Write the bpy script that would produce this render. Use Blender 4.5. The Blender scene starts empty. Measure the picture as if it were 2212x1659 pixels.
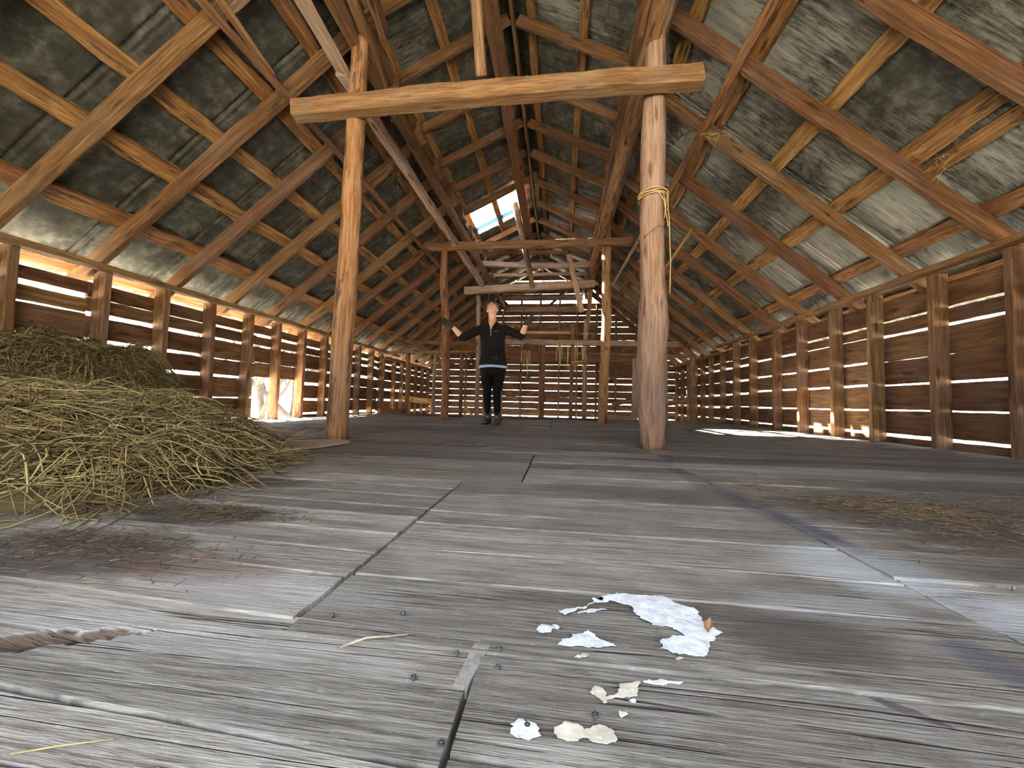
import bpy, bmesh, math, random
import numpy as np
from mathutils import Vector, Matrix, noise
C = bpy.context.scene
col = C.collection
PI = math.pi
rnd = random.Random(7)

# ---------------------------------------------------------------- camera
F, CX, CY, H = 798.0, 1106.0, 829.5, 0.30
def cam_axes():
    y = Vector((1206.0-CX, -(872.0-CY), -F)).normalized()
    roll = 0.024
    up0 = Vector((math.sin(roll), math.cos(roll), 0.0))
    z = up0 + Vector((0, 0, 1))*(-(up0.dot(y))/y.z)
    z.normalize()
    x = y.cross(z)
    return Matrix((x, y, z))          # rows = world axes seen by the lens
RC = cam_axes()
cd = bpy.data.cameras.new('camera'); cam = bpy.data.objects.new('camera', cd); col.objects.link(cam)
cd.sensor_width = 36.0; cd.lens = F/2212*36.0; cd.clip_start = 0.02; cd.clip_end = 300
cam.matrix_world = Matrix.Translation((0, 0, H)) @ RC.to_4x4()
C.camera = cam
def ray(px, py): return RC @ Vector((px-CX, -(py-CY), -F))
O = Vector((0, 0, H))
def atY(px, py, Y): d = ray(px, py); return O + d*(Y/d.y)
def atZ(px, py, Z=0.0): d = ray(px, py); return O + d*((Z-H)/d.z)
def atX(px, py, X): d = ray(px, py); return O + d*(X/d.x)

# ---------------------------------------------------------------- node helpers
class NT:
    def __init__(s, mat): s.t = mat.node_tree; s.n = s.t.nodes; s.l = s.t.links
    def new(s, kind, **kw):
        n = s.n.new(kind)
        for k, v in kw.items(): setattr(n, k, v)
        return n
    def put(s, n, i, v):
        if hasattr(v, 'is_output') or isinstance(v, bpy.types.NodeSocket): s.l.new(v, n.inputs[i])
        else: n.inputs[i].default_value = v
    def math(s, op, a, b=0.0, c=None, clamp=False):
        n = s.new('ShaderNodeMath', operation=op, use_clamp=clamp); s.put(n, 0, a); s.put(n, 1, b)
        if c is not None: s.put(n, 2, c)
        return n.outputs[0]
    def mix(s, f, a, b, mode='MIX'):
        n = s.new('ShaderNodeMix', data_type='RGBA', blend_type=mode); s.put(n, 0, f)
        s.put(n, 6, a if not isinstance(a, tuple) else a+(1,)); s.put(n, 7, b if not isinstance(b, tuple) else b+(1,))
        return n.outputs[2]
    def mapping(s, vec, sc=(1, 1, 1), loc=(0, 0, 0), rot=(0, 0, 0)):
        n = s.new('ShaderNodeMapping'); s.l.new(vec, n.inputs[0]); s.put(n, 1, loc); s.put(n, 2, rot); s.put(n, 3, sc)
        return n.outputs[0]
    def noise(s, vec, scale=1, detail=4, rough=.55, dist=0.0):
        n = s.new('ShaderNodeTexNoise'); s.l.new(vec, n.inputs['Vector']); s.put(n, 'Scale', scale)
        s.put(n, 'Detail', detail); s.put(n, 'Roughness', rough); s.put(n, 'Distortion', dist)
        return n.outputs[0]
    def ramp(s, f, stops):
        n = s.new('ShaderNodeValToRGB'); s.l.new(f, n.inputs[0]); e = n.color_ramp.elements
        while len(e) < len(stops): e.new(.5)
        for i, (p, c) in enumerate(stops):
            e[i].position = p; e[i].color = (c if isinstance(c, tuple) else (c, c, c))+(1,)
        return n.outputs[0]
    def smooth(s, x, a, b):
        n = s.new('ShaderNodeMapRange', interpolation_type='SMOOTHSTEP'); s.put(n, 0, x); s.put(n, 1, a); s.put(n, 2, b)
        return n.outputs[0]
def newmat(name):
    m = bpy.data.materials.new(name); m.use_nodes = True
    t = NT(m); b = t.n['Principled BSDF']
    return m, t, b
def plain(name, c, rough=.7, metal=0.0, nz=0.0, sc=30, bump=0.0):
    m, t, b = newmat(name)
    tc = t.new('ShaderNodeTexCoord').outputs['Object']
    n = t.noise(tc, sc, 4)
    dark = tuple(v*(1-nz) for v in c); lite = tuple(min(1, v*(1+nz)) for v in c)
    t.l.new(t.ramp(n, [(.3, dark), (.7, lite)]), b.inputs['Base Color'])
    b.inputs['Roughness'].default_value = rough; b.inputs['Metallic'].default_value = metal
    if bump:
        bp = t.new('ShaderNodeBump'); t.put(bp, 0, bump); t.put(bp, 1, .004); t.l.new(n, bp.inputs['Height']); t.l.new(bp.outputs[0], b.inputs['Normal'])
    return m
def wood(name, dark, mid, lite, grain=1.0, grey=(.3, .27, .25), greyamt=.25, bark=None, bump=.5, rnda=.35, rough=.75, per_board=False, val=.82):
    """grain runs along the object's own X axis"""
    m, t, b = newmat(name)
    tc = t.new('ShaderNodeTexCoord').outputs['Object']
    oi = t.new('ShaderNodeObjectInfo').outputs['Random']
    if per_board: oi = t.new('ShaderNodeAttribute', attribute_name='board').outputs['Fac']
    off = t.new('ShaderNodeCombineXYZ'); t.l.new(t.math('MULTIPLY', oi, 37.0), off.inputs[0]); t.l.new(t.math('MULTIPLY', oi, 11.0), off.inputs[1])
    va = t.new('ShaderNodeVectorMath', operation='ADD'); t.l.new(tc, va.inputs[0]); t.l.new(off.outputs[0], va.inputs[1])
    v = va.outputs[0]
    g1 = t.noise(t.mapping(v, (1.2, 22*grain, 22*grain)), 1.0, 5, .68, .6)
    g2 = t.noise(t.mapping(v, (4, 90*grain, 90*grain)), 1.0, 3, .6)
    bl = t.noise(v, 2.2, 4, .6)
    c = t.ramp(g1, [(.28, dark), (.5, mid), (.72, lite)])
    c = t.mix(t.math('MULTIPLY', t.ramp(g2, [(.38, 1.0), (.58, 0.0)]), .6), c, tuple(x*.45 for x in dark))
    c = t.mix(t.math('MULTIPLY', t.ramp(bl, [(.45, 0.0), (.7, 1.0)]), greyamt), c, grey)
    # knots
    vo = t.new('ShaderNodeTexVoronoi'); t.l.new(t.mapping(v, (2.2, 9, 9)), vo.inputs['Vector']); t.put(vo, 'Scale', 1.0)
    k = t.ramp(vo.outputs['Distance'], [(.10, 1.0), (.19, 0.0)])
    bl2 = t.noise(t.mapping(v, (3, 7, 7)), 1.0, 5, .7)
    c = t.mix(t.math('MULTIPLY', t.ramp(bl2, [(.55, 0.0), (.68, 1.0)]), .55), c, tuple(x*.6 for x in dark))
    c = t.mix(t.math('MULTIPLY', k, .75), c, tuple(x*.3 for x in dark))
    if bark:
        bn = t.noise(t.mapping(v, (2.5, 14, 14)), 1.0, 6, .7)
        c = t.mix(t.ramp(bn, [(bark[1], 0.0), (bark[1]+.06, 1.0)]), c, bark[0])
    val = t.math('MULTIPLY', t.math('ADD', 1-rnda/2, t.math('MULTIPLY', oi, rnda)), val)
    hs = t.new('ShaderNodeHueSaturation'); t.l.new(c, hs.inputs['Color']); t.l.new(val, hs.inputs['Value'])
    t.l.new(t.math('ADD', .485, t.math('MULTIPLY', oi, .02)), hs.inputs['Hue'])
    t.l.new(hs.outputs[0], b.inputs['Base Color'])
    b.inputs['Roughness'].default_value = rough; b.inputs['Specular IOR Level'].default_value = .25
    bp = t.new('ShaderNodeBump'); t.put(bp, 0, bump); t.put(bp, 1, .006)
    t.l.new(t.math('ADD', g2, t.math('MULTIPLY', g1, .6)), bp.inputs['Height']); t.l.new(bp.outputs[0], b.inputs['Normal'])
    return m
M = {}
M['rafter'] = wood('sawn_orange_wood', (.12, .056, .020), (.235, .118, .047), (.34, .185, .082), greyamt=.2, val=.78)
M['stud'] = wood('wall_stud_wood', (.15, .075, .028), (.27, .145, .06), (.37, .22, .10), greyamt=.25)
M['batten'] = wood('rough_batten_wood', (.18, .075, .02), (.38, .20, .065), (.55, .35, .14), greyamt=.1, bark=((.10, .055, .03), .58), bump=.9)
M['pole'] = wood('peeled_pole_wood', (.27, .12, .045), (.42, .21, .09), (.52, .30, .15), greyamt=.2, grey=(.40, .33, .27), bark=((.13, .065, .035), .545), bump=.6, val=.72)
M['pale'] = wood('pale_pole_wood', (.30, .17, .10), (.46, .30, .175), (.58, .42, .27), greyamt=.35, grey=(.42, .37, .34), bark=((.17, .10, .065), .60), bump=.6, val=.78)
M['beam'] = wood('tie_beam_wood', (.19, .09, .035), (.32, .17, .07), (.43, .26, .12), greyamt=.2, val=.66)
M['greyb'] = wood('grey_beam_wood', (.25, .155, .10), (.43, .29, .20), (.58, .43, .33), greyamt=.5, grey=(.38, .34, .32))
M['bark'] = wood('bark_pole_wood', (.15, .08, .03), (.34, .19, .07), (.48, .32, .13), greyamt=.3, bark=((.09, .06, .035), .5), bump=1.0)
M['siding'] = wood('siding_wood', (.11, .052, .02), (.21, .11, .045), (.31, .185, .085), grain=.6, greyamt=.3, grey=(.24, .19, .15), rnda=.5, per_board=True, val=.9)
M['ply'] = wood('flat_board_wood', (.42, .30, .2), (.52, .40, .29), (.6, .48, .37), greyamt=.2)

def metal_roof():
    m, t, b = newmat('galvanised_sheet')
    tc = t.new('ShaderNodeTexCoord').outputs['Object']
    n1 = t.noise(tc, 9, 8, .7); n2 = t.noise(tc, 1.3, 3, .5); n3 = t.noise(t.mapping(tc, (3, 30, 3)), 2, 6, .75)
    c = t.ramp(n1, [(.3, (.025, .025, .02)), (.5, (.07, .07, .058)), (.7, (.19, .19, .16))])
    # white zinc rust, in clouds
    at = t.new('ShaderNodeAttribute', attribute_name='rust').outputs['Fac']
    w = t.smooth(t.math('ADD', t.math('MULTIPLY', n3, .6), t.math('ADD', t.math('MULTIPLY', n2, .5), t.math('MULTIPLY', at, .22))), .57, .76)
    c = t.mix(t.math('MULTIPLY', w, .8), c, (.37, .37, .33))
    t.l.new(c, b.inputs['Base Color']); b.inputs['Metallic'].default_value = .35; b.inputs['Roughness'].default_value = .5
    bp = t.new('ShaderNodeBump'); t.put(bp, 0, .3); t.put(bp, 1, .004); t.l.new(n1, bp.inputs['Height']); t.l.new(bp.outputs[0], b.inputs['Normal'])
    return m
M['metal'] = metal_roof()

def floor_mat():
    m, t, b = newmat('weathered_floor')
    pos = t.new('ShaderNodeTexCoord').outputs['Object']
    at = t.new('ShaderNodeAttribute', attribute_name='plank')
    sep = t.new('ShaderNodeSeparateColor'); t.l.new(at.outputs['Color'], sep.inputs[0])
    pid, edge, hole = sep.outputs
    off = t.new('ShaderNodeCombineXYZ'); t.l.new(t.math('MULTIPLY', pid, 53.0), off.inputs[0]); t.l.new(t.math('MULTIPLY', pid, 17.0), off.inputs[1])
    va = t.new('ShaderNodeVectorMath', operation='ADD'); t.l.new(pos, va.inputs[0]); t.l.new(off.outputs[0], va.inputs[1]); v = va.outputs[0]
    g1 = t.noise(t.mapping(v, (1.6, 26, 1)), 1, 6, .65, .8)
    g2 = t.noise(t.mapping(v, (7, 150, 1)), 1, 4, .7, .4)
    g3 = t.noise(t.mapping(v, (22, 420, 1)), 1, 3, .7, .3)
    sp = t.noise(t.mapping(v, (60, 110, 1)), 1, 5, .8)
    mot = t.noise(v, 5, 5, .6)
    c = t.ramp(g1, [(.25, (.17, .152, .13)), (.45, (.29, .268, .235)), (.62, (.41, .385, .34)), (.8, (.56, .53, .48))])
    c = t.mix(t.math('MULTIPLY', t.smooth(g2, .56, .40), .7), c, (.12, .102, .088))
    c = t.mix(t.math('MULTIPLY', t.smooth(g3, .55, .36), .45), c, (.15, .135, .12))
    c = t.mix(t.math('MULTIPLY', t.smooth(sp, .56, .72), .5), c, (.68, .63, .60))
    c = t.mix(t.math('MULTIPLY', t.smooth(mot, .5, .7), .3), c, (.50, .475, .45))
    # long cracks along the grain
    vn = t.noise(t.mapping(v, (.35, 15, 1)), 1, 3, .6, .15)
    crack = t.math('MULTIPLY', t.smooth(t.math('ABSOLUTE', t.math('SUBTRACT', vn, .52)), .012, .0), t.smooth(mot, .42, .58))
    c = t.mix(t.math('MULTIPLY', crack, .65), c, (.06, .045, .04))
    c = t.mix(t.math('MULTIPLY', edge, .6), c, (.58, .51, .41))
    # stains with a shape of their own
    sx = t.new('ShaderNodeSeparateXYZ'); t.l.new(pos, sx.inputs[0]); X, Y, Z = sx.outputs
    wob = t.math('MULTIPLY', t.math('SUBTRACT', t.noise(t.mapping(pos, (3, 5, 1)), 1, 6, .7), .5), 1.5)
    fine = t.math('MULTIPLY', t.math('SUBTRACT', t.noise(t.mapping(pos, (9, 60, 1)), 1, 5, .7), .5), 1.2)
    def stain(c, x, y, rx, ry, colr, amt, rot=0.0, soft=.5):
        dx = t.math('SUBTRACT', X, x); dy = t.math('SUBTRACT', Y, y)
        cs, sn = math.cos(rot), math.sin(rot)
        u = t.math('DIVIDE', t.math('ADD', t.math('MULTIPLY', dx, cs), t.math('MULTIPLY', dy, sn)), rx)
        w = t.math('DIVIDE', t.math('SUBTRACT', t.math('MULTIPLY', dy, cs), t.math('MULTIPLY', dx, sn)), ry)
        r = t.math('SQRT', t.math('ADD', t.math('MULTIPLY', u, u), t.math('MULTIPLY', w, w)))
        r = t.math('ADD', r, t.math('ADD', wob, fine))
        f = t.math('MULTIPLY', t.smooth(r, 1+soft*.5, 1-soft*.5), amt)
        return t.mix(f, c, colr)
    for s in STAINS: c = stain(c, *s)
    c = t.mix(t.math('MULTIPLY', hole, .9), c, (.085, .05, .03))
    hs = t.new('ShaderNodeHueSaturation'); t.l.new(c, hs.inputs['Color']); t.l.new(t.math('ADD', .60, t.math('MULTIPLY', pid, .46)), hs.inputs['Value'])
    t.l.new(hs.outputs[0], b.inputs['Base Color'])
    b.inputs['Roughness'].default_value = .62; b.inputs['Specular IOR Level'].default_value = .35
    bp = t.new('ShaderNodeBump'); t.put(bp, 0, .8); t.put(bp, 1, .0035)
    hgt = t.math('ADD', t.math('ADD', t.math('MULTIPLY', g2, .9), t.math('MULTIPLY', g3, .5)), t.math('SUBTRACT', t.math('MULTIPLY', g1, .8), t.math('MULTIPLY', crack, .8)))
    t.l.new(hgt, bp.inputs['Height']); t.l.new(bp.outputs[0], b.inputs['Normal'])
    return m
DK = (.055, .04, .036)
STAINS = [
    (-.88, .84, .20, .075, DK, .85, 0, .5), (-.92, .60, .24, .10, DK, .75, 0, .6), (-.60, .585, .15, .05, (.15, .095, .075), .7, 0, .4),
    (-1.06, 1.2, .22, .08, (.10, .07, .06), .75, 0, .5), (-1.5, 1.0, .5, .35, (.09, .06, .05), .6, 0, .8),
    (.33, .54, .10, .05, (.10, .075, .065), .75, 0, .8), (.20, .585, .28, .02, (.10, .08, .07), .6, 0, .7),
    (1.0, 1.25, .32, .28, (.07, .055, .045), .75, .3, .9), (1.25, .9, .5, .25, (.08, .06, .05), .75, 0, .9), (1.9, 1.5, .8, .5, (.09, .085, .085), .7, 0, .9),
    (.8, 2.2, .5, .12, (.10, .08, .075), .6, 0, .7), (1.9, 2.4, 1.0, .3, (.11, .10, .10), .55, 0, .8), (-1.5, 2.2, 1.3, .6, (.12, .085, .065), .6, 0, .8), (-.5, 3.6, 1.6, .9, (.13, .09, .07), .5, 0, .9),
    (-.2, 2.55, .9, .25, (.17, .13, .11), .5, 0, .8), (.3, 1.35, .35, .10, (.15, .12, .11), .5, 0, .7), (-.6, 1.55, .6, .1, (.2, .15, .12), .5, 0, .7),
    (.60, 1.25, .045, .9, (.12, .115, .13), .65, .08, .8), (.635, 1.05, .022, .13, (.075, .08, .14), .7, .12, .8), (.52, .52, .03, .06, (.10, .09, .15), .5, .1, .9),
    (.57, .80, .12, .12, (.52, .56, .60), .55, 0, .9), (.75, .62, .15, .08, (.50, .53, .57), .5, 0, .9), (.42, .63, .12, .04, (.47, .47, .49), .5, 0, .9),
    (-.5, .42, .25, .03, (.54, .53, .53), .4, 0, .9), (-.42, .535, .2, .05, (.52, .51, .51), .4, 0, .9), (.35, .43, .035, .006, (.09, .07, .09), .85, -.5, .3),
    (.0, .335, .07, .012, (.6, .58, .52), .5, 0, .9), (1.35, 2.0, .9, .12, (.45, .5, .55), .35, 0, .9)]
M['floor'] = floor_mat()

# ---------------------------------------------------------------- object helpers
def link(name, me, mat, parent=None):
    o = bpy.data.objects.new(name, me); col.objects.link(o)
    if mat: me.materials.append(mat)
    if parent: o.parent = parent
    return o
def tag(o, label=None, cat=None, group=None, kind=None):
    if label: o['label'] = label
    if cat: o['category'] = cat
    if group: o['group'] = group
    if kind: o['kind'] = kind
    return o
def empty(name, loc=(0, 0, 0)):
    o = bpy.data.objects.new(name, None); col.objects.link(o); o.location = loc; o.empty_display_size = .1
    return o
def mesh(name, verts, faces, smooth=False):
    me = bpy.data.meshes.new(name); me.from_pydata([tuple(v) for v in verts], [], faces); me.update()
    if smooth: me.polygons.foreach_set('use_smooth', [True]*len(me.polygons))
    return me
def frame(p0, p1, up=(0, 0, 1)):
    ax = (Vector(p1)-Vector(p0)); L = ax.length; ax.normalize(); up = Vector(up)
    s = up.cross(ax)
    if s.length < 1e-4: s = Vector((0, 1, 0)).cross(ax)
    s.normalize(); u = ax.cross(s)
    m = Matrix((ax, s, u)).transposed().to_4x4(); m.translation = Vector(p0)
    return m, L
def beam(name, p0, p1, w, d, mat, up=(0, 0, 1), rough=.004, wane=0.0, bow=0.0, seg=None, parent=None, taper=0.0):
    """sawn timber: centre line p0-p1, w across, d along 'up'; slightly uneven edges, bevelled corners"""
    m, L = frame(p0, p1, up); n = seg or max(3, min(28, int(L/.12)))
    sd = rnd.uniform(0, 100); V = []; Fc = []
    b = min(w, d)*.10
    prof = [(-w/2+b, -d/2), (w/2-b, -d/2), (w/2, -d/2+b), (w/2, d/2-b), (w/2-b, d/2), (-w/2+b, d/2), (-w/2, d/2-b), (-w/2, -d/2+b)]
    for i in range(n+1):
        x = L*i/n; k = 1-taper*i/n; bz = bow*math.sin(PI*i/n)
        for j, (py, pz) in enumerate(prof):
            q = Vector((x*3.1+sd, j//2*5.3, sd)); nz = noise.noise(q)*rough + noise.noise(q*4)*rough*.5
            wn = max(0, noise.noise(Vector((x*2.3+sd, (j//2)*9.1, 7))))*wane
            y = py*k; z = pz*k
            V.append((x if 0 < i < n else x+(rnd.uniform(-1, 1)*rough), y+math.copysign(nz-wn*.7, y)*1, z+math.copysign(nz-wn*.4, z)*(1)+bz))
        if i:
            a = (i-1)*8; c = i*8
            for j in range(8): Fc.append((a+j, a+(j+1) % 8, c+(j+1) % 8, c+j))
    Fc.append(tuple(range(7, -1, -1))); Fc.append(tuple(n*8+j for j in range(8)))
    me = mesh(name, V, Fc); o = link(name, me, mat, parent); o.matrix_world = m
    return o
def pole(name, pts, rads, mat, parent=None, n=18, lump=.12, fine=.05, seg=.05):
    """round natural pole through pts; local X runs up the pole"""
    pts = [Vector(p) for p in pts]; m, L = frame(pts[0], pts[-1], (0, 1, 0)); inv = m.inverted(); lp = [inv @ p for p in pts]
    N = max(4, int(L/seg)); V = []; Fc = []; sd = rnd.uniform(0, 90)
    xs = [p.x for p in lp]
    for i in range(N+1):
        x = L*i/N; k = 0
        while k < len(xs)-2 and x > xs[k+1]: k += 1
        f = (x-xs[k])/(xs[k+1]-xs[k]); f = min(1, max(0, f)); fs = f*f*(3-2*f)
        c = lp[k].lerp(lp[k+1], f); r = rads[k]*(1-fs)+rads[k+1]*fs
        for j in range(n):
            a = 2*PI*j/n; d = Vector((0, math.cos(a), math.sin(a)))
            q = Vector((x*1.7+sd, d.y*1.2, d.z*1.2)); rr = r*(1+lump*noise.noise(q)+fine*noise.noise(q*6))
            V.append((x, c.y+d.y*rr, c.z+d.z*rr))
        if i:
            a0 = (i-1)*n; c0 = i*n
            for j in range(n): Fc.append((a0+j, a0+(j+1) % n, c0+(j+1) % n, c0+j))
    Fc.append(tuple(range(n-1, -1, -1))); Fc.append(tuple(N*n+j for j in range(n)))
    me = mesh(name, V, Fc, True); o = link(name, me, mat, parent); o.matrix_world = m
    return o
def tubes(name, paths, r, mat, parent=None, n=5):
    V = []; Fc = []
    for pts in paths:
        pts = [Vector(p) for p in pts]; b0 = len(V)
        for i, p in enumerate(pts):
            t = (pts[min(i+1, len(pts)-1)]-pts[max(i-1, 0)]).normalized()
            s = t.cross(Vector((.3, .9, .1))).normalized(); u = t.cross(s)
            for j in range(n):
                a = 2*PI*j/n; V.append(p+s*math.cos(a)*r+u*math.sin(a)*r)
            if i:
                a0 = b0+(i-1)*n; c0 = b0+i*n
                for j in range(n): Fc.append((a0+j, a0+(j+1) % n, c0+(j+1) % n, c0+j))
        Fc.append(tuple(b0+j for j in range(n-1, -1, -1))); Fc.append(tuple(b0+(len(pts)-1)*n+j for j in range(n)))
    return link(name, mesh(name, V, Fc, True), mat, parent)
ORD = ['first', 'second', 'third', 'fourth', 'fifth', 'sixth', 'seventh', 'eighth', 'ninth', 'tenth', 'eleventh', 'twelfth', 'thirteenth', 'fourteenth', 'fifteenth', 'sixteenth', 'seventeenth', 'eighteenth', 'nineteenth', 'twentieth']

# ---------------------------------------------------------------- roof geometry
XL, XR = -3.75, 3.10                 # inner faces of the stud walls
YEND = 10.8                          # far gable
def zL(x): return 4.37+.80*x         # underside of rafters, left slope
def zR(x): return 4.13-.85*x         # right slope
RX, RZ = -.52, 4.13                  # ridge (underside)
def uL(x): return 3.56+.48*(x+1.70)  # raised middle roof
def uR(x): return 3.56+.50*(.62-x)
RD = .125                            # rafter depth

# ---------------------------------------------------------------- floor
def build_floor():
    V = []; Fc = []; A = []
    def plank(x0, x1, y0, y1, pid, edge, skew=0.0, fine=False, top=0.0, dense=False):
        gap = rnd.choice([.0012, .0018, .0028, .0042]); ya, yb = y0+gap/2, y1-gap/2
        nx = max(2, int((x1-x0)/(.012 if fine else .08))); ny = 10 if fine else 4
        nx = min(nx, 160)
        if dense: nx, ny = 420, 40
        rows = [0, .02, .08]+[.08+.84*k/(ny-3) for k in range(1, ny-3)]+[.92, .98, 1.0] if fine else [0, .04, .5, .96, 1]
        ny = len(rows)-1; b0 = len(V); sd = pid*77
        for i in range(nx+1):
            x = x0+(x1-x0)*i/nx
            for j, f in enumerate(rows):
                y = ya+(yb-ya)*f
                if j in (0, ny): y += noise.noise(Vector((x*14, y0*9+j, sd)))*.0035+noise.noise(Vector((x*60, y0*9+j, sd)))*.0012
                z = top+noise.noise(Vector((x*1.3, sd, 0)))*.004-((2*f-1)**2)*-.002+noise.noise(Vector((x*5, y*40, sd)))*.0012
                if j in (0, ny): z -= .0026
                elif f < .05 or f > .95: z -= .0003
                h = 0.0
                if dense:
                    # torn rotten gouge slanting across the near left plank
                    yy = y+skew*(x-x1); ax_, ay_ = -.80, .318; bx_, by_ = -.505, .428
                    tt = ((x-ax_)*(bx_-ax_)+(yy-ay_)*(by_-ay_))/((bx_-ax_)**2+(by_-ay_)**2)
                    if 0 < tt < 1:
                        dd = abs((yy-ay_)-(by_-ay_)*tt-(x-ax_-(bx_-ax_)*tt)*-.37)+.004*noise.noise(Vector((x*90, yy*140, 1)))
                        wd = (.010+.007*noise.noise(Vector((x*35, 1, 9))))*min(1, (1-tt)*5)
                        h = max(0, 1-(dd/max(wd*1.5, .002))**2); z -= .009*h
                V.append((x, y+skew*(x-x1), z)); A.append((pid, edge if f > .97 else edge*.4*(f > .9), min(1, h*4)))
        for i in range(nx):
            for j in range(ny):
                a = b0+i*(ny+1)+j; Fc.append((a, a+ny+1, a+ny+2, a+1))
        # thickness
        b1 = len(V)
        ring = [b0+j for j in range(ny+1)]+[b0+i*(ny+1)+ny for i in range(1, nx+1)]+[b0+nx*(ny+1)+j for j in range(ny-1, -1, -1)]+[b0+i*(ny+1) for i in range(nx-1, 0, -1)]
        for k in ring: V.append((V[k][0], V[k][1], top-.035)); A.append((pid, 0, 0))
        L = len(ring)
        for k in range(L): Fc.append((ring[k], ring[(k+1) % L], b1+(k+1) % L, b1+k))
        Fc.append(tuple(b1+k for k in range(L-1, -1, -1)))
    def rows_from(ys, y_end, lo=.14, hi=.21):
        ys = list(ys)
        while ys[-1] < y_end: ys.append(ys[-1]+rnd.uniform(lo, hi))
        return ys
    P = lambda: rnd.random()
    # middle strip
    mid = rows_from([-1.0, -.83, -.66, -.5, -.36, -.22, -.08, .06, .19, .32, .447, .615, .735, .89, .985, 1.19, 1.405], 7.5)
    for a, b in zip(mid, mid[1:]):
        fine = .1 < b and a < 1.0
        j0 = -.088 if a < .44 else (-.345 if a < 1.38 else (-.13 if a < 2.2 else (-.80 if a < 4.3 else -.10)))
        if .43 < a < .46:
            plank(-.345, .60, a, b, P(), .0, 0, fine)
        else: plank(j0+.002, .60, a, b, P(), .7 if 1.38 < a < 1.42 or 1.1 < a < 1.2 else 0, 0, fine)
    left = rows_from([-1.0, -.82, -.64, -.46, -.3, -.14, .02, .165, .305, .385, .475, .60, .70, .80, .92, 1.00, 1.12, 1.24, 1.38], 7.5)
    for a, b in zip(left, left[1:]):
        fine = .1 < b and a < .9
        j1 = -.092 if a < .47 else (-.352 if a < 1.38 else (-.135 if a < 2.2 else (-.805 if a < 4.3 else -.105)))
        e = 1.0 if .55 < a < 1.3 and rnd.random() < .6 or .38 < a < .40 else 0.0
        xs = -1.5 if fine else -3.95
        if abs(a-.385) < .01: e = 1.0
        plank(xs, j1, a, b, P(), e, -.035 if a < .47 else -.05 if a < 1.3 else 0, fine, 0.0, .29 < a < .40)
        if fine: plank(-3.95, xs-.002, a, b, P(), e, 0, False, -.001)
    right = rows_from([-1.0, -.83, -.66, -.5, -.36, -.22, -.08, .06, .19, .33, .455, .60, .76, .90, 1.06, 1.2, 1.38], 7.5)
    for a, b in zip(right, right[1:]):
        fine = .1 < b and a < 1.1
        xe = 1.9 if fine else 3.3
        plank(.605, xe, a, b, P(), .25*(rnd.random() < .3), 0, fine)
        if fine: plank(xe+.002, 3.3, a, b, P(), 0, 0, False)
    me = mesh('floor', V, Fc); at = me.color_attributes.new('plank', 'FLOAT_COLOR', 'POINT')
    at.data.foreach_set('color', [c for a in A for c in (a[0], a[1], a[2], 1.0)])
    o = link('floor', me, M['floor']); tag(o, kind='structure')
    # joists and the ground storey below the open end of the loft
    b = bmesh.new()
    def bx(x0, x1, y0, y1, z0, z1):
        vs = [b.verts.new(p) for p in ((x0, y0, z0), (x1, y0, z0), (x1, y1, z0), (x0, y1, z0), (x0, y0, z1), (x1, y0, z1), (x1, y1, z1), (x0, y1, z1))]
        for f in ((3, 2, 1, 0), (4, 5, 6, 7), (0, 1, 5, 4), (1, 2, 6, 5), (2, 3, 7, 6), (3, 0, 4, 7)): b.faces.new([vs[k] for k in f])
    for x in (-3.7, -2.9, -2.1, -1.3, -.5, .3, 1.1, 1.9, 2.7): bx(x-.03, x+.03, -1, 7.48, -.21, -.045)
    bx(-3.9, 3.25, 7.48, 7.53, -.24, -.03)
    me = bpy.data.meshes.new('trim_1'); b.to_mesh(me); b.free(); tag(link('trim_1', me, M['siding']), kind='structure')
build_floor()

# ---------------------------------------------------------------- siding walls
def boards(name, rows, plane, thick=.024, mat='siding', jag=.004, clip=None):
    """rows: (a0, a1, z0, z1) horizontal boards; plane maps (a, z, t)->xyz"""
    V = []; Fc = []; T = []
    for (a0, a1, z0, z1) in rows:
        n = max(2, int((a1-a0)/.05)); sd = rnd.uniform(0, 99); b0 = len(V)
        dz = rnd.uniform(-.004, .004); tilt = rnd.uniform(-.006, .006)
        for i in range(n+1):
            a = a0+(a1-a0)*i/n; s = tilt*(i/n-.5)
            j0 = noise.noise(Vector((a*9, sd, 0)))*jag+noise.noise(Vector((a*40, sd, 0)))*jag*.6
            j1 = noise.noise(Vector((a*9, sd, 5)))*jag+noise.noise(Vector((a*40, sd, 5)))*jag*.6
            for (z, t) in ((z0+j0+s, 0), (z1+j1+s+dz, 0), (z1+j1+s+dz, thick), (z0+j0+s, thick)): V.append(plane(a, z, t+sd*.00005))
            if i:
                p = b0+(i-1)*4; q = b0+i*4
                for j in range(4): Fc.append((p+j, p+(j+1) % 4, q+(j+1) % 4, q+j))
        Fc.append((b0+3, b0+2, b0+1, b0)); Fc.append(tuple(b0+n*4+j for j in range(4)))
        T += [sd/99]*(len(V)-b0)
    me = mesh(name, V, Fc); at = me.attributes.new('board', 'FLOAT', 'POINT'); at.data.foreach_set('value', T)
    return link(name, me, M[mat])
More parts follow.
